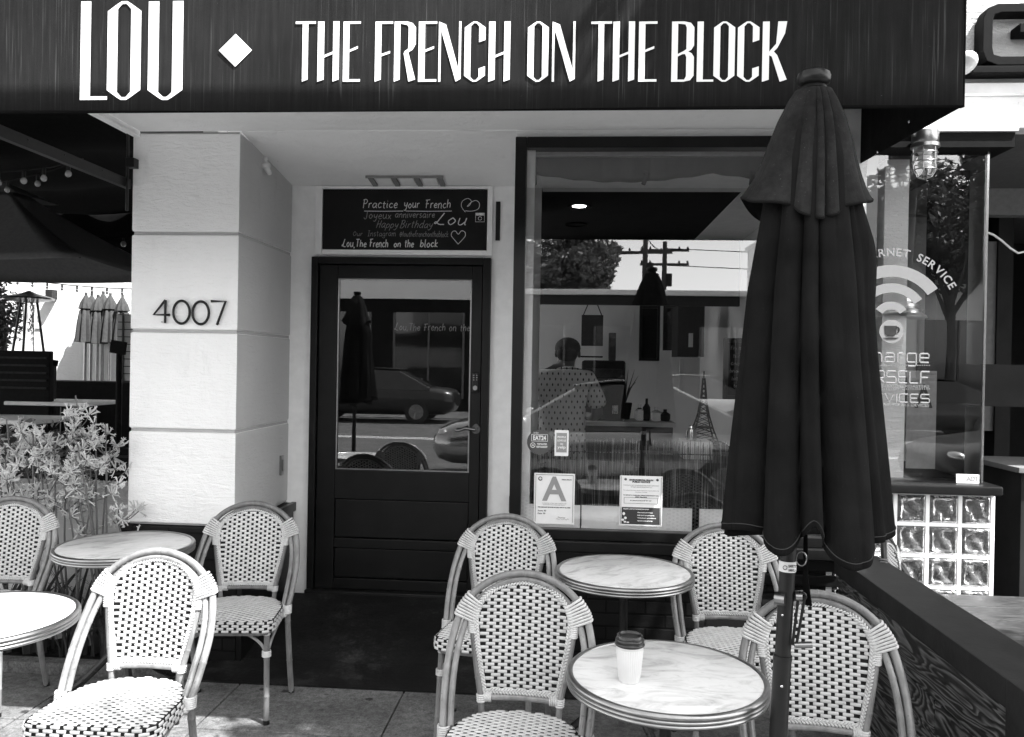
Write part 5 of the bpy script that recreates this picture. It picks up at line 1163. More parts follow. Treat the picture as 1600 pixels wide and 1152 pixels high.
        for q in range(8):
            u = q/7; zq = .815-.062*u
            o_ = min(sp_, key=lambda p: abs(p.z-zq)); k1 = sp_.index(o_); o2_ = sp_[k1-1] if o_.z < zq else sp_[min(k1+1, len(sp_)-1)]; tt = (zq-o_.z)/(o2_.z-o_.z) if abs(o2_.z-o_.z) > 1e-6 else 0; o_ = o_.lerp(o2_, tt)
            i_ = Vector((s_*(.150+.020*u), ybk(.80-.05*u)+.003, .797-.062*u))
            d = (o_-i_).normalized(); o2 = o_+d*.010; i2 = i_-d*.004; nr = Vector((0, 1, 0)); lp = []
            for a in range(5): an = -PI/2+PI*a/4; lp.append(o2+d*(.006*math.cos(an))-nr*(.0145*math.sin(an)))
            for a in range(5): an = PI/2+PI*a/4; lp.append(i2+d*(.008*math.cos(an))-nr*(.0140*math.sin(an)))
            m.tube(lp, .0044, 6, closed=True)
        cc = Vector((s_*.171, ybk(.715)+.004, .715)); rings(m, cc, Vector((s_*.1, .17, 1)).normalized(), Vector((1, 0, 0)), Vector((0, 1, 0)), .0125, .0125, 6, .0062, .0036)
        m.build('binding', wv, t_)
        m = MB(); cc = Vector((s_*.131, ybk(.497), .497)); rings(m, cc+Vector((0, 0, -.002)), Vector((s_*.1, .17, 1)).normalized(), Vector((1, 0, 0)), Vector((0, 1, 0)), .0125, .0125, 4, .0066, .0036); rings(m, cc-Vector((s_*.022, -.003, 0)), Vector((1, 0, 0)), Vector((0, 0, 1)), Vector((0, 1, 0)), .0125, .0125, 4, .0066, .0036); m.build('binding', wv, t_)
        m = MB(); cc = Vector((s_*.226, .033, .44)); rings(m, cc, Vector((0, .1, 1)).normalized(), Vector((1, 0, 0)), Vector((0, 1, 0)), .018, .019, 6, .0066, .0040); m.ell(cc+Vector((-s_*.010, -.012, -.022)), (.014, 0, 0), (0, .016, 0), (0, 0, .014)); m.build('binding', wv, t_)
        m = MB(); rings(m, Vector((s_*.1875, -.171, .305)), Vector((0, 0, 1)), Vector((1, 0, 0)), Vector((0, 1, 0)), .0175, .0165, 4, .0068, .0038); rings(m, Vector((s_*.185, -.166, .395)), Vector((0, 0, 1)), Vector((1, 0, 0)), Vector((0, 1, 0)), .0145, .0145, 3, .0066, .0036); m.build('binding', wv, t_)
    m = MB(); m.tube([(x*.93, y*.93, .398) for x, y in resample(ol, 40)], .010, 8, closed=True); m.build('seat_frame', fr, t_)
    return t_
CG = 'woven bistro chairs on the pavement'
ch = make_chair('sunlit woven bistro chair at the front left', M['weave'], M['weave_black'], M['bamboo'], CG)
def place(o, tx, ty, th, zt_=.892):
    p = atZ(tx, ty, zt_); a = R(th); back = Vector((-math.sin(a), math.cos(a), 0))*.248
    q = p-back; o.location = (q.x, q.y, 0); o.rotation_euler = (0, 0, a)
place(ch, 248, 862, 1)
for x_, y_, th, lb in ((396, 787, 6, 'woven bistro chair in shade by the doorway, seat turned to the left'), (22, 779, 6, 'woven bistro chair cut by the left edge, in front of the plants'),
                       (794, 807, -8, 'woven bistro chair just right of the door, mostly behind the front chair'), (820, 897, -3, 'woven bistro chair left of the table with the coffee cup'),
                       (1131, 821, 2, 'woven bistro chair under the window, right of the empty marble table'), (1277, 929, -6, 'woven bistro chair behind the umbrella pole beside the timber divider')):
    o = dup(ch, (0, 0, 0), 0, lb); place(o, x_, y_, th)
bc = make_chair('black woven terrace chair behind the timber divider', M['weave_grey'], M['weave_black'], M['blackmetal'], None)
bc.location = (1.66, 3.66, 0); bc.rotation_euler = (0, 0, R(62)); bc.scale = (.94, .94, .94)

# ------------------------------------------------------------ marble tables
def make_table(label, rad, group):
    t_ = thing('bistro_table', label, 'table', (0, 0, 0), group); zt = .73
    m = MB(); m.lathe([(.01, zt-.03), (rad-.018, zt-.03), (rad-.017, zt-.001), (rad-.020, zt+.0005)], seg=96); m.build('marble_top', M['marble'], t_)
    m = MB(); pr = [(rad-.0175, zt-.034), (rad-.006, zt-.036), (rad-.001, zt-.033), (rad, zt-.029), (rad-.002, zt-.0255), (rad-.004, zt-.024), (rad-.0005, zt-.022), (rad+.001, zt-.018), (rad-.0005, zt-.0145), (rad-.0035, zt-.013), (rad-.0005, zt-.011), (rad+.0005, zt-.006), (rad-.002, zt-.001), (rad-.006, zt+.0025), (rad-.012, zt+.0028), (rad-.016, zt+.001), (rad-.0175, zt-.003)]
    m.lathe(pr, seg=96, capb=False, capt=False); m.build('metal_rim', M['steel'], t_, angle=50)
    m = MB(); m.lathe([(.022, .16), (.024, .2), (.017, .24), (.0165, .60), (.024, .64), (.022, .66), (.05, .685), (.055, .697)], seg=20); m.tube([(-.2, 0, .69), (.2, 0, .69)], .012, 8); m.tube([(0, -.2, .69), (0, .2, .69)], .012, 8); m.build('stem', M['blackmetal'], t_)
    for q in range(3):
        a = q*2*PI/3+.5; d = Vector((math.cos(a), math.sin(a), 0)); mm = MB()
        P_ = [d*.012+Vector((0, 0, .24)), d*.05+Vector((0, 0, .225)), d*.10+Vector((0, 0, .17)), d*.17+Vector((0, 0, .095)), d*.235+Vector((0, 0, .045)), d*.275+Vector((0, 0, .018))]
        bambootube(mm, P_, .016, 8, n=4)
        for u in (.06, .11, .16, .21): mm.ell(d*u+Vector((0, 0, .255-u*.95)), d*.014, Vector((-d.y, d.x, 0))*.02, Vector((0, 0, .010)), 8, 5)
        mm.ell(d*.275+Vector((0, 0, .017)), d*.03, Vector((-d.y, d.x, 0))*.022, Vector((0, 0, .016)), 10, 6); mm.build('foot', M['blackmetal'], t_)
    return t_
TG = 'round marble bistro tables'
tb = make_table('round marble bistro table with the takeaway cup', .282, TG)
p = atZ(1041, 1053, .73); tb.location = (p.x, p.y, 0)
for x_, y_, sc_, lb in ((975.5, 892, 1.04, 'round marble bistro table under the window with nothing on it'), (196, 851, 1.08, 'round marble bistro table in shade beside the pillar'), (-34, 964, 1.07, 'sun-bleached round marble table cut by the left edge')):
    p = atZ(x_, y_, .73); o = dup(tb, (p.x, p.y, 0), .7, lb); o.scale = (sc_, sc_, 1)
p = atZ(983, 1064, .731)
t_ = thing('coffee_cup', 'ribbed white takeaway coffee cup with black lid on the marble table', 'cup', p)
m = MB(); N_ = 96; m.lathe([(.0255, 0), (.0275, .0005), (.0278, .003), (.0285, .006), (.0372, .098), (.0378, .104)], p, N_, wob=None); m.build('cup_body', M['cup'], t_)
m = MB(); m.lathe([(.0292, .010), (.0302, .012), (.0378, .090), (.0372, .092)], p, 144, wob=lambda a, z: 1+.012*math.sin(36*a), capb=False, capt=False); m.build('ribbed_sleeve', M['cup'], t_, angle=80)
m = MB(); m.lathe([(.036, .1), (.0405, .1005), (.0415, .103), (.0405, .107), (.0385, .109), (.0395, .112), (.0385, .117), (.037, .119), (.036, .1195), (.035, .127), (.0335, .129), (.031, .1285), (.029, .122), (.002, .1215)], p, 48); m.ell(p+Vector((.015, -.012, .1222)), (.003, 0, 0), (0, .002, 0), (0, 0, .001)); m.build('lid', M['lid'], t_, angle=50)

# ------------------------------------------------------------ closed umbrella
def lerp_prof(prof, z):
    for (z0, r0), (z1, r1) in zip(prof[:-1], prof[1:]):
        if z0 <= z <= z1: u = (z-z0)/(z1-z0); return r0+(r1-r0)*u
    return prof[0][1] if z < prof[0][0] else prof[-1][1]
def make_umbrella(label, base, topx, crank=True):
    t_ = thing('closed_market_umbrella', label, 'umbrella', base); bx, by = base[0], base[1]
    ax = (topx-bx)/2.36
    C = lambda z: Vector((bx+ax*z, by, z))
    m = MB(); m.tube([C(.02), C(.86)], .0225, 20); m.tube([C(.86), C(.872)], .0235, 20); m.build('lower_pole', M['blackmetal'], t_)
    m = MB(); m.tube([C(.87), C(2.32)], .0195, 20); m.build('pole', M['blackmetal'], t_)
    m = MB(); m.lathe([(.26, 0), (.26, .035), (.22, .05), (.05, .06), (.045, .30), (.03, .31)], (bx, by, 0), 36); m.build('base', M['blackmetal'], t_)
    # folded canopy: long soft pleats with sharp creases, lumpy hem
    nA, nZ = 264, 70; ztop = 2.295
    R_ = [(1.05, .216), (1.20, .212), (1.37, .195), (1.60, .170), (1.80, .152), (1.95, .128), (2.02, .118), (2.12, .106), (2.19, .090), (2.25, .064), (2.30, .040)]
    def lobes(cuts):
        def f(a, sharp=.55):
            a = a % (2*PI)
            for c0, c1 in zip(cuts, cuts[1:]+[cuts[0]+2*PI]):
                x = a if a >= c0 else a+2*PI
                if c0 <= x < c1: return math.sin(PI*(x-c0)/(c1-c0))**sharp
            return 0
        return f
    L1 = lobes([.35, 1.25, 2.0, 2.95, 3.9, 4.45, 4.78, 5.62]); L2 = lobes([.1, .9, 1.9, 2.6, 3.5, 4.15, 4.6, 5.2, 5.9])
    vs = []
    for j in range(nZ+1):
        v = j/nZ
        for i in range(nA):
            a = 2*PI*i/nA; tw = a+.10*math.sin(v*2.2)
            l1 = L1(tw); l2 = L2(tw+.15*v)
            zh = 1.165-.006*l1+.020*math.sin(a*2+.6)+.008*math.sin(a*7+.3)+.075*math.exp(-((a-4.60)/.17)**2)+.045*max(0, math.cos(a))**3+.030*max(0, -math.cos(a))**3
            z = zh+(ztop-zh)*v; r = lerp_prof(R_, max(1.06, z)); A1 = .30*(1-v)**.5+.05; A2 = .06
            f = 1.02-A1*(1-l1)-A2*(1-l2)+.012*math.sin(a*23+v*9)*(1-v)
            d = Vector((math.cos(a), math.sin(a)*.84, 0))
            bul = .030*math.exp(-((z-1.90)/.10)**2)*max(0, math.cos(a-.25))**3
            vs.append(C(z)+d*(r*f+bul)+Vector((.030*(1-v)**1.3, -.010*(1-v), 0)))
    m = MB(); fs = [(j*nA+i, j*nA+(i+1) % nA, (j+1)*nA+(i+1) % nA, (j+1)*nA+i) for j in range(nZ) for i in range(nA)]
    m.add(vs, fs); cano = m.build('canopy', M['umbrella'], t_, angle=75); md = cano.modifiers.new('s', 'SOLIDIFY'); md.thickness = .003; md.offset = -1
    m = MB(); m.tube([Vector(vs[nA+i])+Vector((math.cos(2*PI*i/nA), math.sin(2*PI*i/nA), 0))*.0012 for i in range(nA)], .0014, 4, closed=True); m.build('hem_stitch', M['cloth_mid'], cano)
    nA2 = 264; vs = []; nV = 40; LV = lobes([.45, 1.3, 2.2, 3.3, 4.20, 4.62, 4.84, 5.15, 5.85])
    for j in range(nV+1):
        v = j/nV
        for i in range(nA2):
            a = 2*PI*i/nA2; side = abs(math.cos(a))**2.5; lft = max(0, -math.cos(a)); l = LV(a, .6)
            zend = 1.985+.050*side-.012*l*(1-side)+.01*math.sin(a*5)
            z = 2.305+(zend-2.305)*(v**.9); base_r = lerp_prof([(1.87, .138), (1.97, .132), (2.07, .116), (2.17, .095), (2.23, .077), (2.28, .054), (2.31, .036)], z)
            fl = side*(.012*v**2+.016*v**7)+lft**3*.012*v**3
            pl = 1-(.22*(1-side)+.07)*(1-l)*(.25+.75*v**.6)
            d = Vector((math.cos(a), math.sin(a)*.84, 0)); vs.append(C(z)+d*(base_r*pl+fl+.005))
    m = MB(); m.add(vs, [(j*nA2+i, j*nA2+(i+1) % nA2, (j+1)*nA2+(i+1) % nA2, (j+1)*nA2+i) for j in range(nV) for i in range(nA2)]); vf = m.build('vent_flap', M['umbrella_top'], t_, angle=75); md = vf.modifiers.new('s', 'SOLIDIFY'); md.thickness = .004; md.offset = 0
    m = MB(); m.tube([Vector(vs[nV*nA2+i]) for i in range(nA2)], .0034, 6, closed=True); m.build('hem_stitch', M['umbrella'], vf)
    m = MB(); T = C(2.305)
    m.lathe([(.028, 0), (.034, .004), (.030, .012), (.036, .016), (.041, .022), (.042, .034), (.039, .044), (.034, .047), (.01, .048)], T, 12); m.build('finial', M['blackgloss'], t_, angle=40)
    if crank:
        c = C(1.02); m = MB(); m.tube([c+Vector((-.030, -.012, 0)), c+Vector((-.008, -.022, 0))], .017, 16); m.tube([c+Vector((.02, -.006, .005)), c+Vector((.036, -.006, .005))], .013, 14); m.build('crank_hub', M['steel'], t_)
        m = MB(); a_ = c+Vector((.036, -.012, .006)); b_ = c+Vector((.018, -.02, -.115)); sd = Vector((.008, 0, 0))
        m.tube([a_+sd, b_+sd*.6], .0035, 6); m.tube([a_-sd, b_-sd*.6], .0035, 6); m.tube([a_+Vector((.010*math.cos(q*.63), 0, .010*math.sin(q*.63))) for q in range(10)], .0035, 6, closed=True); m.build('crank_arm', M['blackmetal'], t_)
        m = MB(); m.tube([b_+Vector((0, 0, 0)), b_+Vector((.042, -.004, .004))], [.007, .0085], 12); m.build('crank_handle', M['steel'], t_)
        c = C(1.10); m = MB(); m.tube([c-Vector((0, 0, .013)), c+Vector((0, 0, .013))], .0215, 20); lb_ = m.build('label_band', M['paper'], t_)
        m = MB(); put_text(m, 'SAFETY', c.x+.006, c.z+.001, c.y-.0228, .009, width=.020, bold=.0004); put_text(m, 'UMBRELLA', c.x+.006, c.z-.009, c.y-.0228, .008, width=.020, bold=.0003); m.tube([(c.x-.012+.005*math.cos(q*.6), c.y-.0222, c.z+.005*math.sin(q*.6)) for q in range(11)], .001, 4); m.build('band_print', M['ink'], lb_, smooth=False)
        m = MB(); q0 = C(1.12)+Vector((.032, -.005, 0)); m.tube([q0+Vector((.013*math.cos(q*.5), 0, .018*math.sin(q*.5))) for q in range(13)], .0016, 6, closed=True); m.build('ring', M['steel'], t_)
        m = MB(); m.tube([q0+Vector((.012, .01, .06)), q0+Vector((.014, .01, -.05)), q0+Vector((.02, .01, -.12))], [.006, .008, .014], 6, flat=.3); m.build('tie_strap', M['cloth_dark'], t_)
        c = C(.80); m = MB(); m.ell(c+Vector((-.004, -.0225, 0)), (.004, 0, 0), (0, .003, 0), (0, 0, .004)); m.ell(C(.98)+Vector((-.012, -.022, 0)), (.003, 0, 0), (0, .002, 0), (0, 0, .003)); m.build('screw', M['chrome'], t_)
    return t_
UY = 2.08
bt = atY(1216, 1150, UY); tp = atY(1272, 128, UY)
slope = (tp.x-bt.x)/(tp.z-bt.z)
make_umbrella('tall closed black market umbrella in front of the cafe window', (bt.x-slope*bt.z, UY, 0), tp.x+slope*(2.36-tp.z))
make_umbrella('closed black market umbrella further left near the kerb, seen reflected in the door', (-2.32, 1.35, 0), -2.30, crank=False)
# ------------------------------------------------------------ inside the cafe
def person():
    t_ = thing('person', 'man seen from behind in a short sleeved patterned shirt inside the cafe', 'person', (0, 6.15, .17))
    X0, Y0 = atY(886, 600, 6.15).x, 6.15
    V = {}; pts = []; rad = []; ed = []
    def add(n, x, y, z, rx, ry=None): V[n] = len(pts); pts.append((X0+x, Y0+y, z)); rad.append((rx, ry or rx))
    def e(a, b): ed.append((V[a], V[b]))
    add('pel', 0, 0, 1.06, .145, .11); add('waist', 0, .01, 1.20, .145, .10); add('chest', .0, .04, 1.40, .165, .115); add('neckb', .01, .085, 1.545, .085, .08); add('neck', .02, .12, 1.60, .055, .06)
    add('h1', .025, .15, 1.655, .068, .078); add('h2', .03, .165, 1.72, .078, .098); add('h3', .03, .155, 1.775, .062, .075)
    for a, b in (('pel', 'waist'), ('waist', 'chest'), ('chest', 'neckb'), ('neckb', 'neck'), ('neck', 'h1'), ('h1', 'h2'), ('h2', 'h3')): e(a, b)
    for s_, n_ in ((-1, 'l'), (1, 'r')):
        add('sh'+n_, s_*.175, .05, 1.49, .065); add('ua'+n_, s_*.225, .06, 1.36, .052); add('el'+n_, s_*.245, .10, 1.22, .042); add('fa'+n_, s_*.215, .24, 1.19, .036); add('wr'+n_, s_*.17, .35, 1.20, .026); add('pa'+n_, s_*.15, .40, 1.20, .030, .018)
        for a, b in (('chest', 'sh'+n_), ('sh'+n_, 'ua'+n_), ('ua'+n_, 'el'+n_), ('el'+n_, 'fa'+n_), ('fa'+n_, 'wr'+n_), ('wr'+n_, 'pa'+n_)): e(a, b)
        for q in range(4):
            fx = s_*.15+(q-1.5)*.017; add(f'f{n_}{q}a', fx, .44, 1.20, .0085); add(f'f{n_}{q}b', fx, .475-.005*abs(q-1), 1.185, .007); e('pa'+n_, f'f{n_}{q}a'); e(f'f{n_}{q}a', f'f{n_}{q}b')
        add('t1'+n_, s_*.115, .405, 1.195, .010); add('t2'+n_, s_*.10, .435, 1.19, .008); e('pa'+n_, 't1'+n_); e('t1'+n_, 't2'+n_)
        add('hip'+n_, s_*.09, 0, .98, .095); add('kn'+n_, s_*.10, .02, .62, .06); add('an'+n_, s_*.10, 0, .25, .042); add('to'+n_, s_*.11, .16, .20, .035)
        for a, b in (('pel', 'hip'+n_), ('hip'+n_, 'kn'+n_), ('kn'+n_, 'an'+n_), ('an'+n_, 'to'+n_)): e(a, b)
    me = bpy.data.meshes.new('body'); me.from_pydata([(x-0, y-6.15, z-.17) for x, y, z in pts], ed, []); me.materials.append(M['skin'])
    o = bpy.data.objects.new('body', me); col.objects.link(o); o.parent = t_
    sk = o.modifiers.new('skin', 'SKIN'); sk.use_smooth_shade = True
    for v, r_ in zip(me.skin_vertices[0].data, rad): v.radius = r_
    me.skin_vertices[0].data[0].use_root = True
    sb = o.modifiers.new('sub', 'SUBSURF'); sb.levels = 2; sb.render_levels = 2
    # ears, nose, hair
    m = MB()
    for s_ in (-1, 1): m.ell((X0+.03+s_*.080, Y0+.155, 1.69), (.012, 0, 0), (0, .02, 0), (0, 0, .032))
    m.ell((X0+.033, Y0+.262, 1.69), (.013, 0, 0), (0, .02, 0), (0, 0, .02)); m.build('ears', M['skin'], t_)
    m = MB(); m.ell((X0+.03, Y0+.150, 1.735), (.090, 0, 0), (0, .106, 0), (0, 0, .085), 24, 14); m.ell((X0+.026, Y0+.100, 1.69), (.074, 0, 0), (0, .062, 0), (0, 0, .07), 20, 12); m.build('hair', M['hair'], t_)
    # shirt: a slightly larger skin over torso and upper arms
    pts2 = [(X0, Y0, 1.02), (X0, Y0+.01, 1.20), (X0, Y0+.04, 1.40), (X0+.01, Y0+.085, 1.535), (X0-.178, Y0+.05, 1.485), (X0-.232, Y0+.06, 1.345), (X0-.244, Y0+.085, 1.27), (X0+.178, Y0+.05, 1.485), (X0+.232, Y0+.06, 1.345), (X0+.244, Y0+.085, 1.27), (X0+.015, Y0+.105, 1.575), (X0, Y0, .90)]
    r2 = [(.175, .14), (.172, .128), (.188, .14), (.105, .095), (.085, .085), (.074, .074), (.078, .078), (.085, .085), (.074, .074), (.078, .078), (.068, .070), (.178, .145)]
    e2 = [(11, 0), (0, 1), (1, 2), (2, 3), (2, 4), (4, 5), (5, 6), (2, 7), (7, 8), (8, 9), (3, 10)]
    me = bpy.data.meshes.new('shirt'); me.from_pydata([(x, y-6.15, z-.17) for x, y, z in pts2], e2, []); me.materials.append(M['shirt']); o = bpy.data.objects.new('shirt', me); col.objects.link(o); o.parent = t_
    sk = o.modifiers.new('skin', 'SKIN'); sk.use_smooth_shade = True
    for v, r_ in zip(me.skin_vertices[0].data, r2): v.radius = r_
    me.skin_vertices[0].data[0].use_root = True; sb = o.modifiers.new('sub', 'SUBSURF'); sb.levels = 2; sb.render_levels = 2
person()
po = [o for o in bpy.data.objects if o.name.startswith('person')][0]; po.scale = (1.12, 1.05, 1.0); po.location.x -= .03
def ibox(name, label, cat, x0, y0, x1, y1, Y, dep, mat, frame=None, text=None, grp=None):
    a_, b_ = atY(x0, y0, Y), atY(x1, y1, Y); t_ = thing(name, label, cat, (a_.x, Y, b_.z), grp); m = MB(); m.box(a_.x, b_.x, Y, Y+dep, b_.z, a_.z); m.build('body', mat, t_, bevel=.006)
    if frame:
        f = frame; m = MB(); m.box(a_.x-f, a_.x, Y-.01, Y+dep, b_.z-f, a_.z+f); m.box(b_.x, b_.x+f, Y-.01, Y+dep, b_.z-f, a_.z+f); m.box(a_.x, b_.x, Y-.01, Y+dep, a_.z, a_.z+f); m.box(a_.x, b_.x, Y-.01, Y+dep, b_.z-f, b_.z); m.build('frame', M['rail'], t_, bevel=.003)
    if text:
        m = MB(); H_ = a_.z-b_.z
        for i, (s_, w_) in enumerate(text): chalk_line(m, s_, (a_.x+b_.x)/2-w_*(b_.x-a_.x)/2, a_.z-H_*(i+1)/(len(text)+1), Y-.003, H_*.5/(len(text)+1), (b_.x-a_.x)*w_, .0022, seed=i)
        m.build('chalk_lettering', M['chalk_dim'], t_)
    return t_, a_, b_
t_, a_, b_ = ibox('hanging_board', 'small black board hung by cords on the back wall of the cafe', 'sign', 909, 492, 942, 541, 8.9, .03, M['dark'], None, (('Menu', .6), ('on the left', .7)) if False else None)
cx = (a_.x+b_.x)/2; m = MB(); m.tube([(a_.x+.02, 8.9, a_.z), (cx-.03, 8.92, a_.z+.17)], .006, 5); m.tube([(b_.x-.02, 8.9, a_.z), (cx+.03, 8.92, a_.z+.17)], .006, 5); m.build('cord', M['dark'], t_)
ibox('tall_picture', 'tall narrow dark picture leaning on the back wall of the cafe', 'picture', 1004, 482, 1026, 560, 8.8, .04, M['dark'], .03)
ibox('menu_panel', 'dark menu panel beside the wall cabinet', 'sign', 1040, 480, 1058, 545, 8.6, .04, M['charcoal'], .02)
t_, a_, b_ = ibox('wall_cabinet', 'big black wall cabinet hung inside the cafe', 'cabinet', 1060, 476, 1100, 558, 7.6, .45, M['dark'])
m = MB(); m.box(a_.x+.10, a_.x+.14, 7.592, 7.598, b_.z+.09, b_.z+.22); m.build('tag', M['paper'], t_)
ibox('wine_board', 'chalkboard covered with writing leaning beside the tall umbrella, inside the cafe', 'chalkboard', 1138, 535, 1166, 618, 5.9, .03, M['dark'], .03, (('Boissons', .8), ('the', .4), ('juice', .7), ('coffee', .8), ('lait', .6), ('tea', .4)) if False else (('fresh', .8), ('tart', .5), ('crepe', .7), ('brioche', .8), ('latte', .6), ('tea', .4)))
ibox('leaning_board', 'tall pale timber board leaning beside the cabinet inside the cafe', 'board', 1062, 562, 1068, 615, 7.3, .03, M['slat'])
ibox('pillar_stand', 'tall tapering dark stand in front of the cafe back wall', 'stand', 952, 520, 962, 566, 8.6, .12, M['charcoal'])
ibox('wall_shelf', 'thin dark shelf on the cafe back wall beside the man', 'shelf', 905, 556, 942, 559, 8.9, .18, M['dark'])
# counter and things on it
t_ = thing('counter', 'long dark cafe counter with a pale top behind the man', 'counter', (.5, 6.9, .17)); m = MB(); m.box(-1.2, .86, 6.75, 7.25, .17, 1.10); m.build('counter_body', M['inside_dark'], t_, bevel=.01); m = MB(); m.box(-1.22, .88, 6.70, 7.28, 1.10, 1.135); m.build('counter_top', M['stucco_grey'], t_, bevel=.004)
t_ = thing('window_table', 'pale wooden table just inside the cafe window', 'table', (.75, 5.2, .17)); m = MB(); m.box(.30, 1.40, 4.95, 5.6, .98, 1.02); m.build('table_top', M['deckwood'], t_, bevel=.005)
m = MB()
for x_ in (.36, 1.33):
    for y_ in (5.0, 5.52): m.box(x_, x_+.05, y_, y_+.05, .17, .98)
m.build('table_frame', M['blackmetal'], t_)
a_, b_ = atY(1066, 636, 5.2), atY(1110, 654, 5.2); m = MB(); m.box(a_.x, b_.x, 5.1, 5.35, 1.021, 1.021+(a_.z-b_.z)*1.6); tag(m.build('pastry_box', M['paper'], None, bevel=.004), 'white flat pastry box on the table inside the window', 'box')
p = atY(1081, 632, 5.2); m = MB(); z_ = 1.021+(a_.z-b_.z)*1.6+.001; m.lathe([(.034, 0), (.036, .02), (.030, .07), (.014, .078), (.012, .09), (.018, .095)], (p.x, 5.2, z_), 24); tag(m.build('sugar_pot', M['chrome'], None), 'small shiny metal pot on the white pastry box', 'pot')
p = atY(1099, 640, 6.1); t_ = thing('tower_figurine', 'dark iron lattice tower figurine standing inside the cafe', 'figurine', (p.x, 6.1, 1.04)); zt = atY(1099, 580, 6.1).z; H_ = zt-1.04; m = MB()
for sx_ in (-1, 1):
    for sy_ in (-1, 1): m.tube([(p.x+sx_*H_*w_, 6.1+sy_*H_*w_, 1.04+H_*h_) for w_, h_ in ((.19, 0), (.125, .18), (.07, .38), (.035, .6), (.012, .9))], .006, 5)
for h_, w_ in ((.2, .125), (.4, .072), (.62, .035)): m.box(p.x-H_*w_, p.x+H_*w_, 6.1-H_*w_, 6.1+H_*w_, 1.04+H_*h_, 1.04+H_*(h_+.02))
for i in range(12):
    h0, h1 = i/14, (i+1)/14; w0, w1 = .19*math.exp(-2.6*h0), .19*math.exp(-2.6*h1)
    for sy_ in (-1, 1): m.tube([(p.x-H_*w0, 6.1+sy_*H_*w0, 1.04+H_*h0), (p.x+H_*w1, 6.1+sy_*H_*w1, 1.04+H_*h1)], .003, 4); m.tube([(p.x+H_*w0, 6.1+sy_*H_*w0, 1.04+H_*h0), (p.x-H_*w1, 6.1+sy_*H_*w1, 1.04+H_*h1)], .003, 4)
m.tube([(p.x, 6.1, 1.04+H_*.88), (p.x, 6.1, zt)], .004, 5); m.build('lattice', M['blackmetal'], t_)
m = MB(); m.box(p.x-.16, p.x+.16, 5.95, 6.25, 1.0, 1.039); m.build('plinth', M['dark'], t_)
t_ = thing('side_cabinet', 'low dark cabinet under the tower figurine', 'cabinet', (1.15, 6.1, .17)); m = MB(); m.box(.85, 1.45, 5.9, 6.3, .17, .999); m.build('body', M['inside_dark'], t_, bevel=.006); m = MB(); m.box(.9, 1.13, 5.89, 5.899, .3, .9); m.box(1.17, 1.4, 5.89, 5.899, .3, .9); m.build('door', M['dark'], t_, bevel=.003)
t_ = thing('espresso_machine', 'dark boxy espresso machine with a steel front on the cafe counter', 'coffee machine', (.25, 6.9, 1.135)); a_, b_ = atY(910, 572, 6.8), atY(977, 610, 6.8)
m = MB(); m.box(a_.x, b_.x, 6.8, 7.2, 1.136, a_.z+.05); m.build('body', M['dark'], t_, bevel=.02); m = MB(); m.box(a_.x+.03, b_.x-.03, 6.77, 6.799, a_.z-.09, a_.z-.02); m.build('front_panel', M['charcoal'], t_, bevel=.006)
for q in range(2): m = MB(); xx = a_.x+.11+q*.17; m.tube([(xx, 6.78, 1.23), (xx, 6.66, 1.22)], .012, 8); m.tube([(xx, 6.785, 1.20), (xx, 6.785, 1.27)], .03, 12); m.build('group_head', M['chrome'], t_)
for i, (px_, r_, h_) in enumerate(((1000, .04, .14), (1011, .032, .19), (1026, .05, .12), (1040, .045, .10))):
    p = atY(px_, 600, 6.95); m = MB(); m.lathe([(r_*.8, 0), (r_, .02), (r_, h_*.6), (r_*.35, h_*.78), (r_*.35, h_)], (p.x, 6.95, 1.136), 16)
    tag(m.build('bottle', M['charcoal'] if i % 2 else M['lampglass'], None), ['clear bottle first from the espresso machine', 'tall dark bottle second from the espresso machine', 'short clear jar on the cafe counter', 'small dark jar at the end of the cafe counter'][i], 'bottle', 'bottles on the cafe counter')
p = atY(978, 552, 7.0); t_ = thing('potted_plant', 'small spiky plant behind the espresso machine', 'plant', (p.x, 7.1, 1.136)); m = MB(); m.lathe([(.05, 0), (.07, .14), (.065, .145)], (p.x, 7.1, 1.136), 16); m.build('pot', M['dark'], t_); m = MB()
for i in range(9): a = i*.7; m.tube([(p.x, 7.1, 1.26), (p.x+.05*math.cos(a), 7.1+.05*math.sin(a), 1.40), (p.x+.12*math.cos(a), 7.1+.12*math.sin(a), 1.52+.06*math.sin(i*2.1))], [.008, .006, .001], 5)
m.build('leaves', M['blade'], t_)
for i, (px_, py_) in enumerate(((905, 322), (900, 350))):
    d = ray(px_, py_); q = EYE+d*((2.716-1.6)/d.z)
    if q.y > 9.0: q = EYE+d*(8.5/d.y)
    t_ = thing('downlight', ['lit recessed downlight in the cafe ceiling', 'second recessed downlight further back in the cafe ceiling'][i], 'ceiling light', (q.x, q.y, 2.70)); m = MB(); m.lathe([(.085, 0), (.085, .008), (.05, .010)], (q.x, q.y, 2.706), 28, capb=False, capt=False); m.build('trim_ring', M['dark'], t_); m = MB(); m.lathe([(.048, 0), (.048, .003)], (q.x, q.y, 2.712), 24); m.build('lamp', M['bulb'] if i == 0 else M['dark'], t_)
# the interior is brightened through an unseen gap added in its ceiling
t_ = thing('bench_table', 'table edge with an oval pale top behind the reed screen', 'table', (.1, 4.75, .17)); m = MB(); m.lathe([(.27, .985), (.28, .995), (.28, 1.005), (.27, 1.01)], (.12, 4.75, 0), 48); m.build('table_top', M['stucco_grey'], t_); m = MB(); m.tube([(.12, 4.75, .17), (.12, 4.75, .985)], .025, 12); m.build('stem', M['blackmetal'], t_)

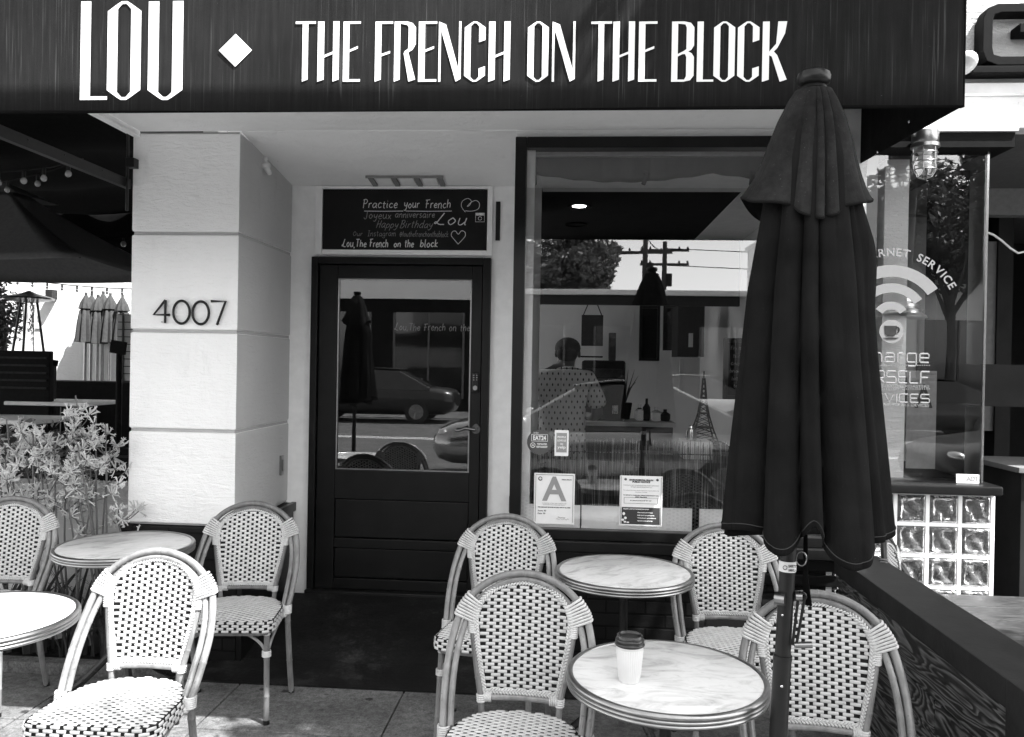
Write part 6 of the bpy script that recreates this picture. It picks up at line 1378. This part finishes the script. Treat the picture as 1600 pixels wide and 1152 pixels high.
# ------------------------------------------------------------ the street behind the camera (seen in the glass)
def tree(name, label, x, y, h, rad, n, ls, seed, zc=None, trunk=.16, lean=(0, 0), inner=1.0):
    rnd = random.Random(seed); t_ = thing(name, label, 'tree', (x, y, 0)); zc = zc or h*.68
    top = Vector((x+lean[0], y+lean[1], zc)); m = MB(); b = Vector((x, y, -.05)); m.tube([b, b+Vector((.03, 0, .4)), b.lerp(top, .45)+Vector((.08, .05, 0)), top], [trunk*1.3, trunk, trunk*.75, trunk*.4], 12)
    cl = []
    for i in range(30):
        a = rnd.uniform(0, 6.28); rr = inner*rad*math.sqrt(rnd.uniform(.02, 1)); z_ = zc+rnd.uniform(-.42, .75)*rad*.75*(1.2-rr/rad*.6); c = Vector((top.x+rr*math.cos(a), top.y+rr*math.sin(a), z_)); cl.append(c)
        s_ = b.lerp(top, rnd.uniform(.5, .95)); m.tube([s_, s_.lerp(c, .5)+Vector((0, 0, .12)), c], [trunk*.32, trunk*.2, trunk*.06], 6)
    m.build('trunk', M['bark'], t_); m = MB()
    for c in cl: leafy(m, c, rad*rnd.uniform(.24, .38), n//30, ls, rnd, .75)
    m.build('crown', M['leaf'], t_, fixn=False)
tree('street_tree', 'leafy street tree at the kerb whose crown shades the right side of the pavement', 2.95, -.15, 5.6, 1.75, 34000, .07, 3, zc=5.3, lean=(.0, 1.3), inner=.74)
tree('street_tree', 'dense tree across the street, seen reflected at the left of the cafe window', -.9, -21.5, 8.4, 2.5, 16000, .15, 8, zc=4.9)
tree('street_tree', 'tree across the street further right', 10.6, -15.2, 9, 3.3, 22000, .15, 9, zc=5.6)
def car(label, x, y, body, flip=1, z0=-.02):
    t_ = thing('parked_car', label, 'car', (x, y, z0))
    L, W_ = 4.6, .88
    st = [(-2.30, .38, .62, .60), (-2.22, .28, .72, .74), (-2.0, .22, .80, .84), (-1.4, .20, .90, .88), (-.9, .20, .96, .88), (0, .20, .98, .88), (.9, .20, .99, .88), (1.5, .20, .98, .88), (2.0, .22, .94, .86), (2.22, .30, .88, .78), (2.30, .42, .74, .68)]
    m = MB(); vs = []; ns = 14
    for X, zb, zt, hw in st:
        for i in range(ns):
            a = 2*PI*i/ns; ca, sa = math.cos(a), math.sin(a); sx_ = math.copysign(abs(ca)**.45, ca); sz_ = math.copysign(abs(sa)**.55, sa); vs.append((x+flip*X, y+hw*sx_, z0+(zb+zt)/2+(zt-zb)/2*sz_))
    fs = [(j*ns+i, j*ns+(i+1) % ns, (j+1)*ns+(i+1) % ns, (j+1)*ns+i) for j in range(len(st)-1) for i in range(ns)]+[tuple(range(ns)), tuple(range((len(st)-1)*ns, len(st)*ns))]
    m.add(vs, fs); m.build('body', body, t_, angle=50)
    m = MB(); pr = [(-1.15, .90, .80), (-.35, 1.36, .62), (.1, 1.43, .60), (.75, 1.41, .60), (1.65, .97, .78)]
    vs = []
    for X, zt, hw in pr:
        vs += [(x+flip*X, y-.80, z0+.88), (x+flip*X, y-hw, z0+zt-.03), (x+flip*X, y-hw+.10, z0+zt), (x+flip*X, y+hw-.10, z0+zt), (x+flip*X, y+hw, z0+zt-.03), (x+flip*X, y+.80, z0+.88)]
    m.add(vs, [(6*j+i, 6*j+i+1, 6*j+i+7, 6*j+i+6) for j in range(4) for i in range(5)]); m.build('windows', M['carglass'], t_, angle=40)
    m = MB(); vs = [(x+flip*X, y+s_*(.56), z0+zt) for X, zt in ((-.38, 1.37), (.1, 1.44), (.78, 1.42)) for s_ in (-1, 1)]; m.add(vs+[(v[0], v[1], v[2]+.02) for v in vs], [(0, 1, 3, 2), (2, 3, 5, 4), (6, 8, 9, 7), (8, 10, 11, 9), (0, 2, 8, 6), (2, 4, 10, 8), (1, 7, 9, 3), (3, 9, 11, 5), (0, 6, 7, 1), (4, 5, 11, 10)]); m.build('roof', body, t_, bevel=.008)
    for s_ in (-1, 1):
        for X in (-1.38, 1.32):
            c = Vector((x+flip*X, y+s_*.80, z0+.31)); m = MB(); m.tube([c-Vector((0, .10, 0)), c+Vector((0, .10, 0))], .315, 28); wh = m.build('wheel', M['tyre'], t_); m = MB(); m.tube([c+Vector((0, s_*.09, 0)), c+Vector((0, s_*.106, 0))], .20, 24)
            for q in range(7): a = q*2*PI/7; m.tube([c+Vector((0, s_*.108, 0)), c+Vector((.19*math.cos(a), s_*.106, .19*math.sin(a)))], .02, 5)
            m.build('rim', M['steel'], wh)
        m = MB(); m.ell((x-flip*2.14, y+s_*.58, z0+.66), (.10, 0, 0), (0, .17, 0), (0, 0, .07), 12, 8); m.build('headlight', M['chrome'], t_)
        m = MB(); m.ell((x-flip*.95, y+s_*.97, z0+.98), (.07, 0, 0), (0, .10, 0), (0, 0, .06), 10, 6); m.build('mirror', body, t_)
    return t_
car('silver sedan parked at the near kerb, seen reflected in the door and window', .42, -1.75, M['carlight'])
for x_, y_, mt, lb in ((-5.4, -12.1, M['cardark'], 'dark sedan parked across the street, left of the others'), (2.6, -12.1, M['carwhite'], 'white sedan parked across the street'), (8.4, -12.1, M['cardark'], 'dark sedan parked across the street, furthest right'), (6.5, -1.75, M['cardark'], 'dark car parked at the near kerb by the right shop')): car(lb, x_, y_, mt)
def bldg(label, x0, x1, y0, h, mat, dark_h=None, openings=()):
    t_ = thing('street_building', label, 'building', ((x0+x1)/2, y0, 0)); m = MB(); m.box(x0, x1, y0-8, y0, -.02, h); m.build('wall', mat, t_, smooth=False); m = MB(); m.box(x0-.1, x1+.1, y0-8.1, y0+.1, h, h+.18); m.build('roof_edge', M['trim'], t_, bevel=.02)
    n = int((x1-x0)/3)
    for i in range(n):
        xx = x0+(i+.5)*(x1-x0)/n; m = MB(); m.box(xx-1.15, xx+1.15, y0, y0+.04, .4, dark_h or h*.62); w_ = m.build('window', M['carglass'], t_, smooth=False); m = MB(); m.box(xx-1.22, xx-1.15, y0, y0+.08, .4, dark_h or h*.62); m.box(xx+1.15, xx+1.22, y0, y0+.08, .4, dark_h or h*.62); m.box(xx-.03, xx+.03, y0+.042, y0+.07, .4, dark_h or h*.62); m.build('window_frame', M['grey2'], w_)
    return t_
b_ = bldg('low dark fronted shop with a white fascia across the street', -16, -3.2, -17, 4.9, M['dark'], 3.3)
m = MB(); m.box(-16, -3.2, -16.99, -16.9, 3.75, 4.89); m.build('fascia', M['stucco'], b_)
bldg('low dark shop building across the street', -3.1, 7.0, -18, 3.9, M['charcoal'], 2.9)
bldg('taller white building across the street at right', 7.2, 13.5, -17.5, 6.4, M['stucco'], 3.2)
bldg('dark shop building across the street at far right', 13.7, 26, -17, 5, M['charcoal'], 3.4)
for x_, lb in ((4.7, 'utility pole with two crossarms behind the shops across the street'), (6.6, 'second utility pole with a transformer behind the shops across the street')):
    y_ = -44 if x_ < 5 else -50; t_ = thing('utility_pole', lb, 'utility pole', (x_, y_, 0)); m = MB(); m.tube([(x_, y_, 0), (x_, y_, 10.6)], [.24, .15], 10); m.build('pole', M['poles'], t_)
    for z_ in (9.9, 8.9):
        m = MB(); m.box(x_-1.7, x_+1.7, y_-.16, y_+.0, z_, z_+.16); m.build('crossarm', M['poles'], t_)
        for q in (-1.6, -1.0, 1.0, 1.6): m = MB(); m.lathe([(.06, 0), (.08, .06), (.04, .2)], (x_+q, y_-.08, z_+.16), 8); m.build('insulator', M['charcoal'], t_)
    m = MB(); m.tube([(x_+.3, y_, 7.4), (x_+.3, y_, 8.3)], .24, 12); m.build('transformer', M['charcoal'], t_)
for i, (xa, ya, za, xb, yb, zb_) in enumerate(((-40, -40, 9.5, 4.7, -44, 10.1), (4.7, -44, 10.1, 6.6, -50, 10.1), (6.6, -50, 10.1, 50, -46, 9.5), (-40, -40, 8.6, 4.7, -44, 8.9), (6.6, -50, 8.9, 50, -44, 8.0))):
    m = MB(); P_ = []
    for q in range(17): u = q/16; P_.append((xa+(xb-xa)*u, ya+(yb-ya)*u, za+(zb_-za)*u-1.6*u*(1-u)))
    m.tube(P_, .035, 4); tag(m.build('power_line', M['dark'], None), ['upper wire running left from the poles', 'short wire between the two poles', 'upper wire running right from the poles', 'lower wire running left from the poles', 'lower wire running right from the poles'][i], 'wire', 'power lines across the street')
t_ = thing('street_lamp', 'dark street lamp post across the street', 'street lamp', (5.9, -14.2, 0)); m = MB(); m.tube([(5.9, -14.2, 0), (5.9, -14.2, 6.6)], [.11, .07], 10); m.build('post', M['dark'], t_); m = MB(); m.tube([(5.9, -14.2, 6.6), (5.9, -13.4, 6.85)], .04, 8); m.build('arm', M['dark'], t_); m = MB(); m.ell((5.9, -13.2, 6.85), (.12, 0, 0), (0, .3, 0), (0, 0, .07)); m.build('lamp_head', M['steel'], t_)
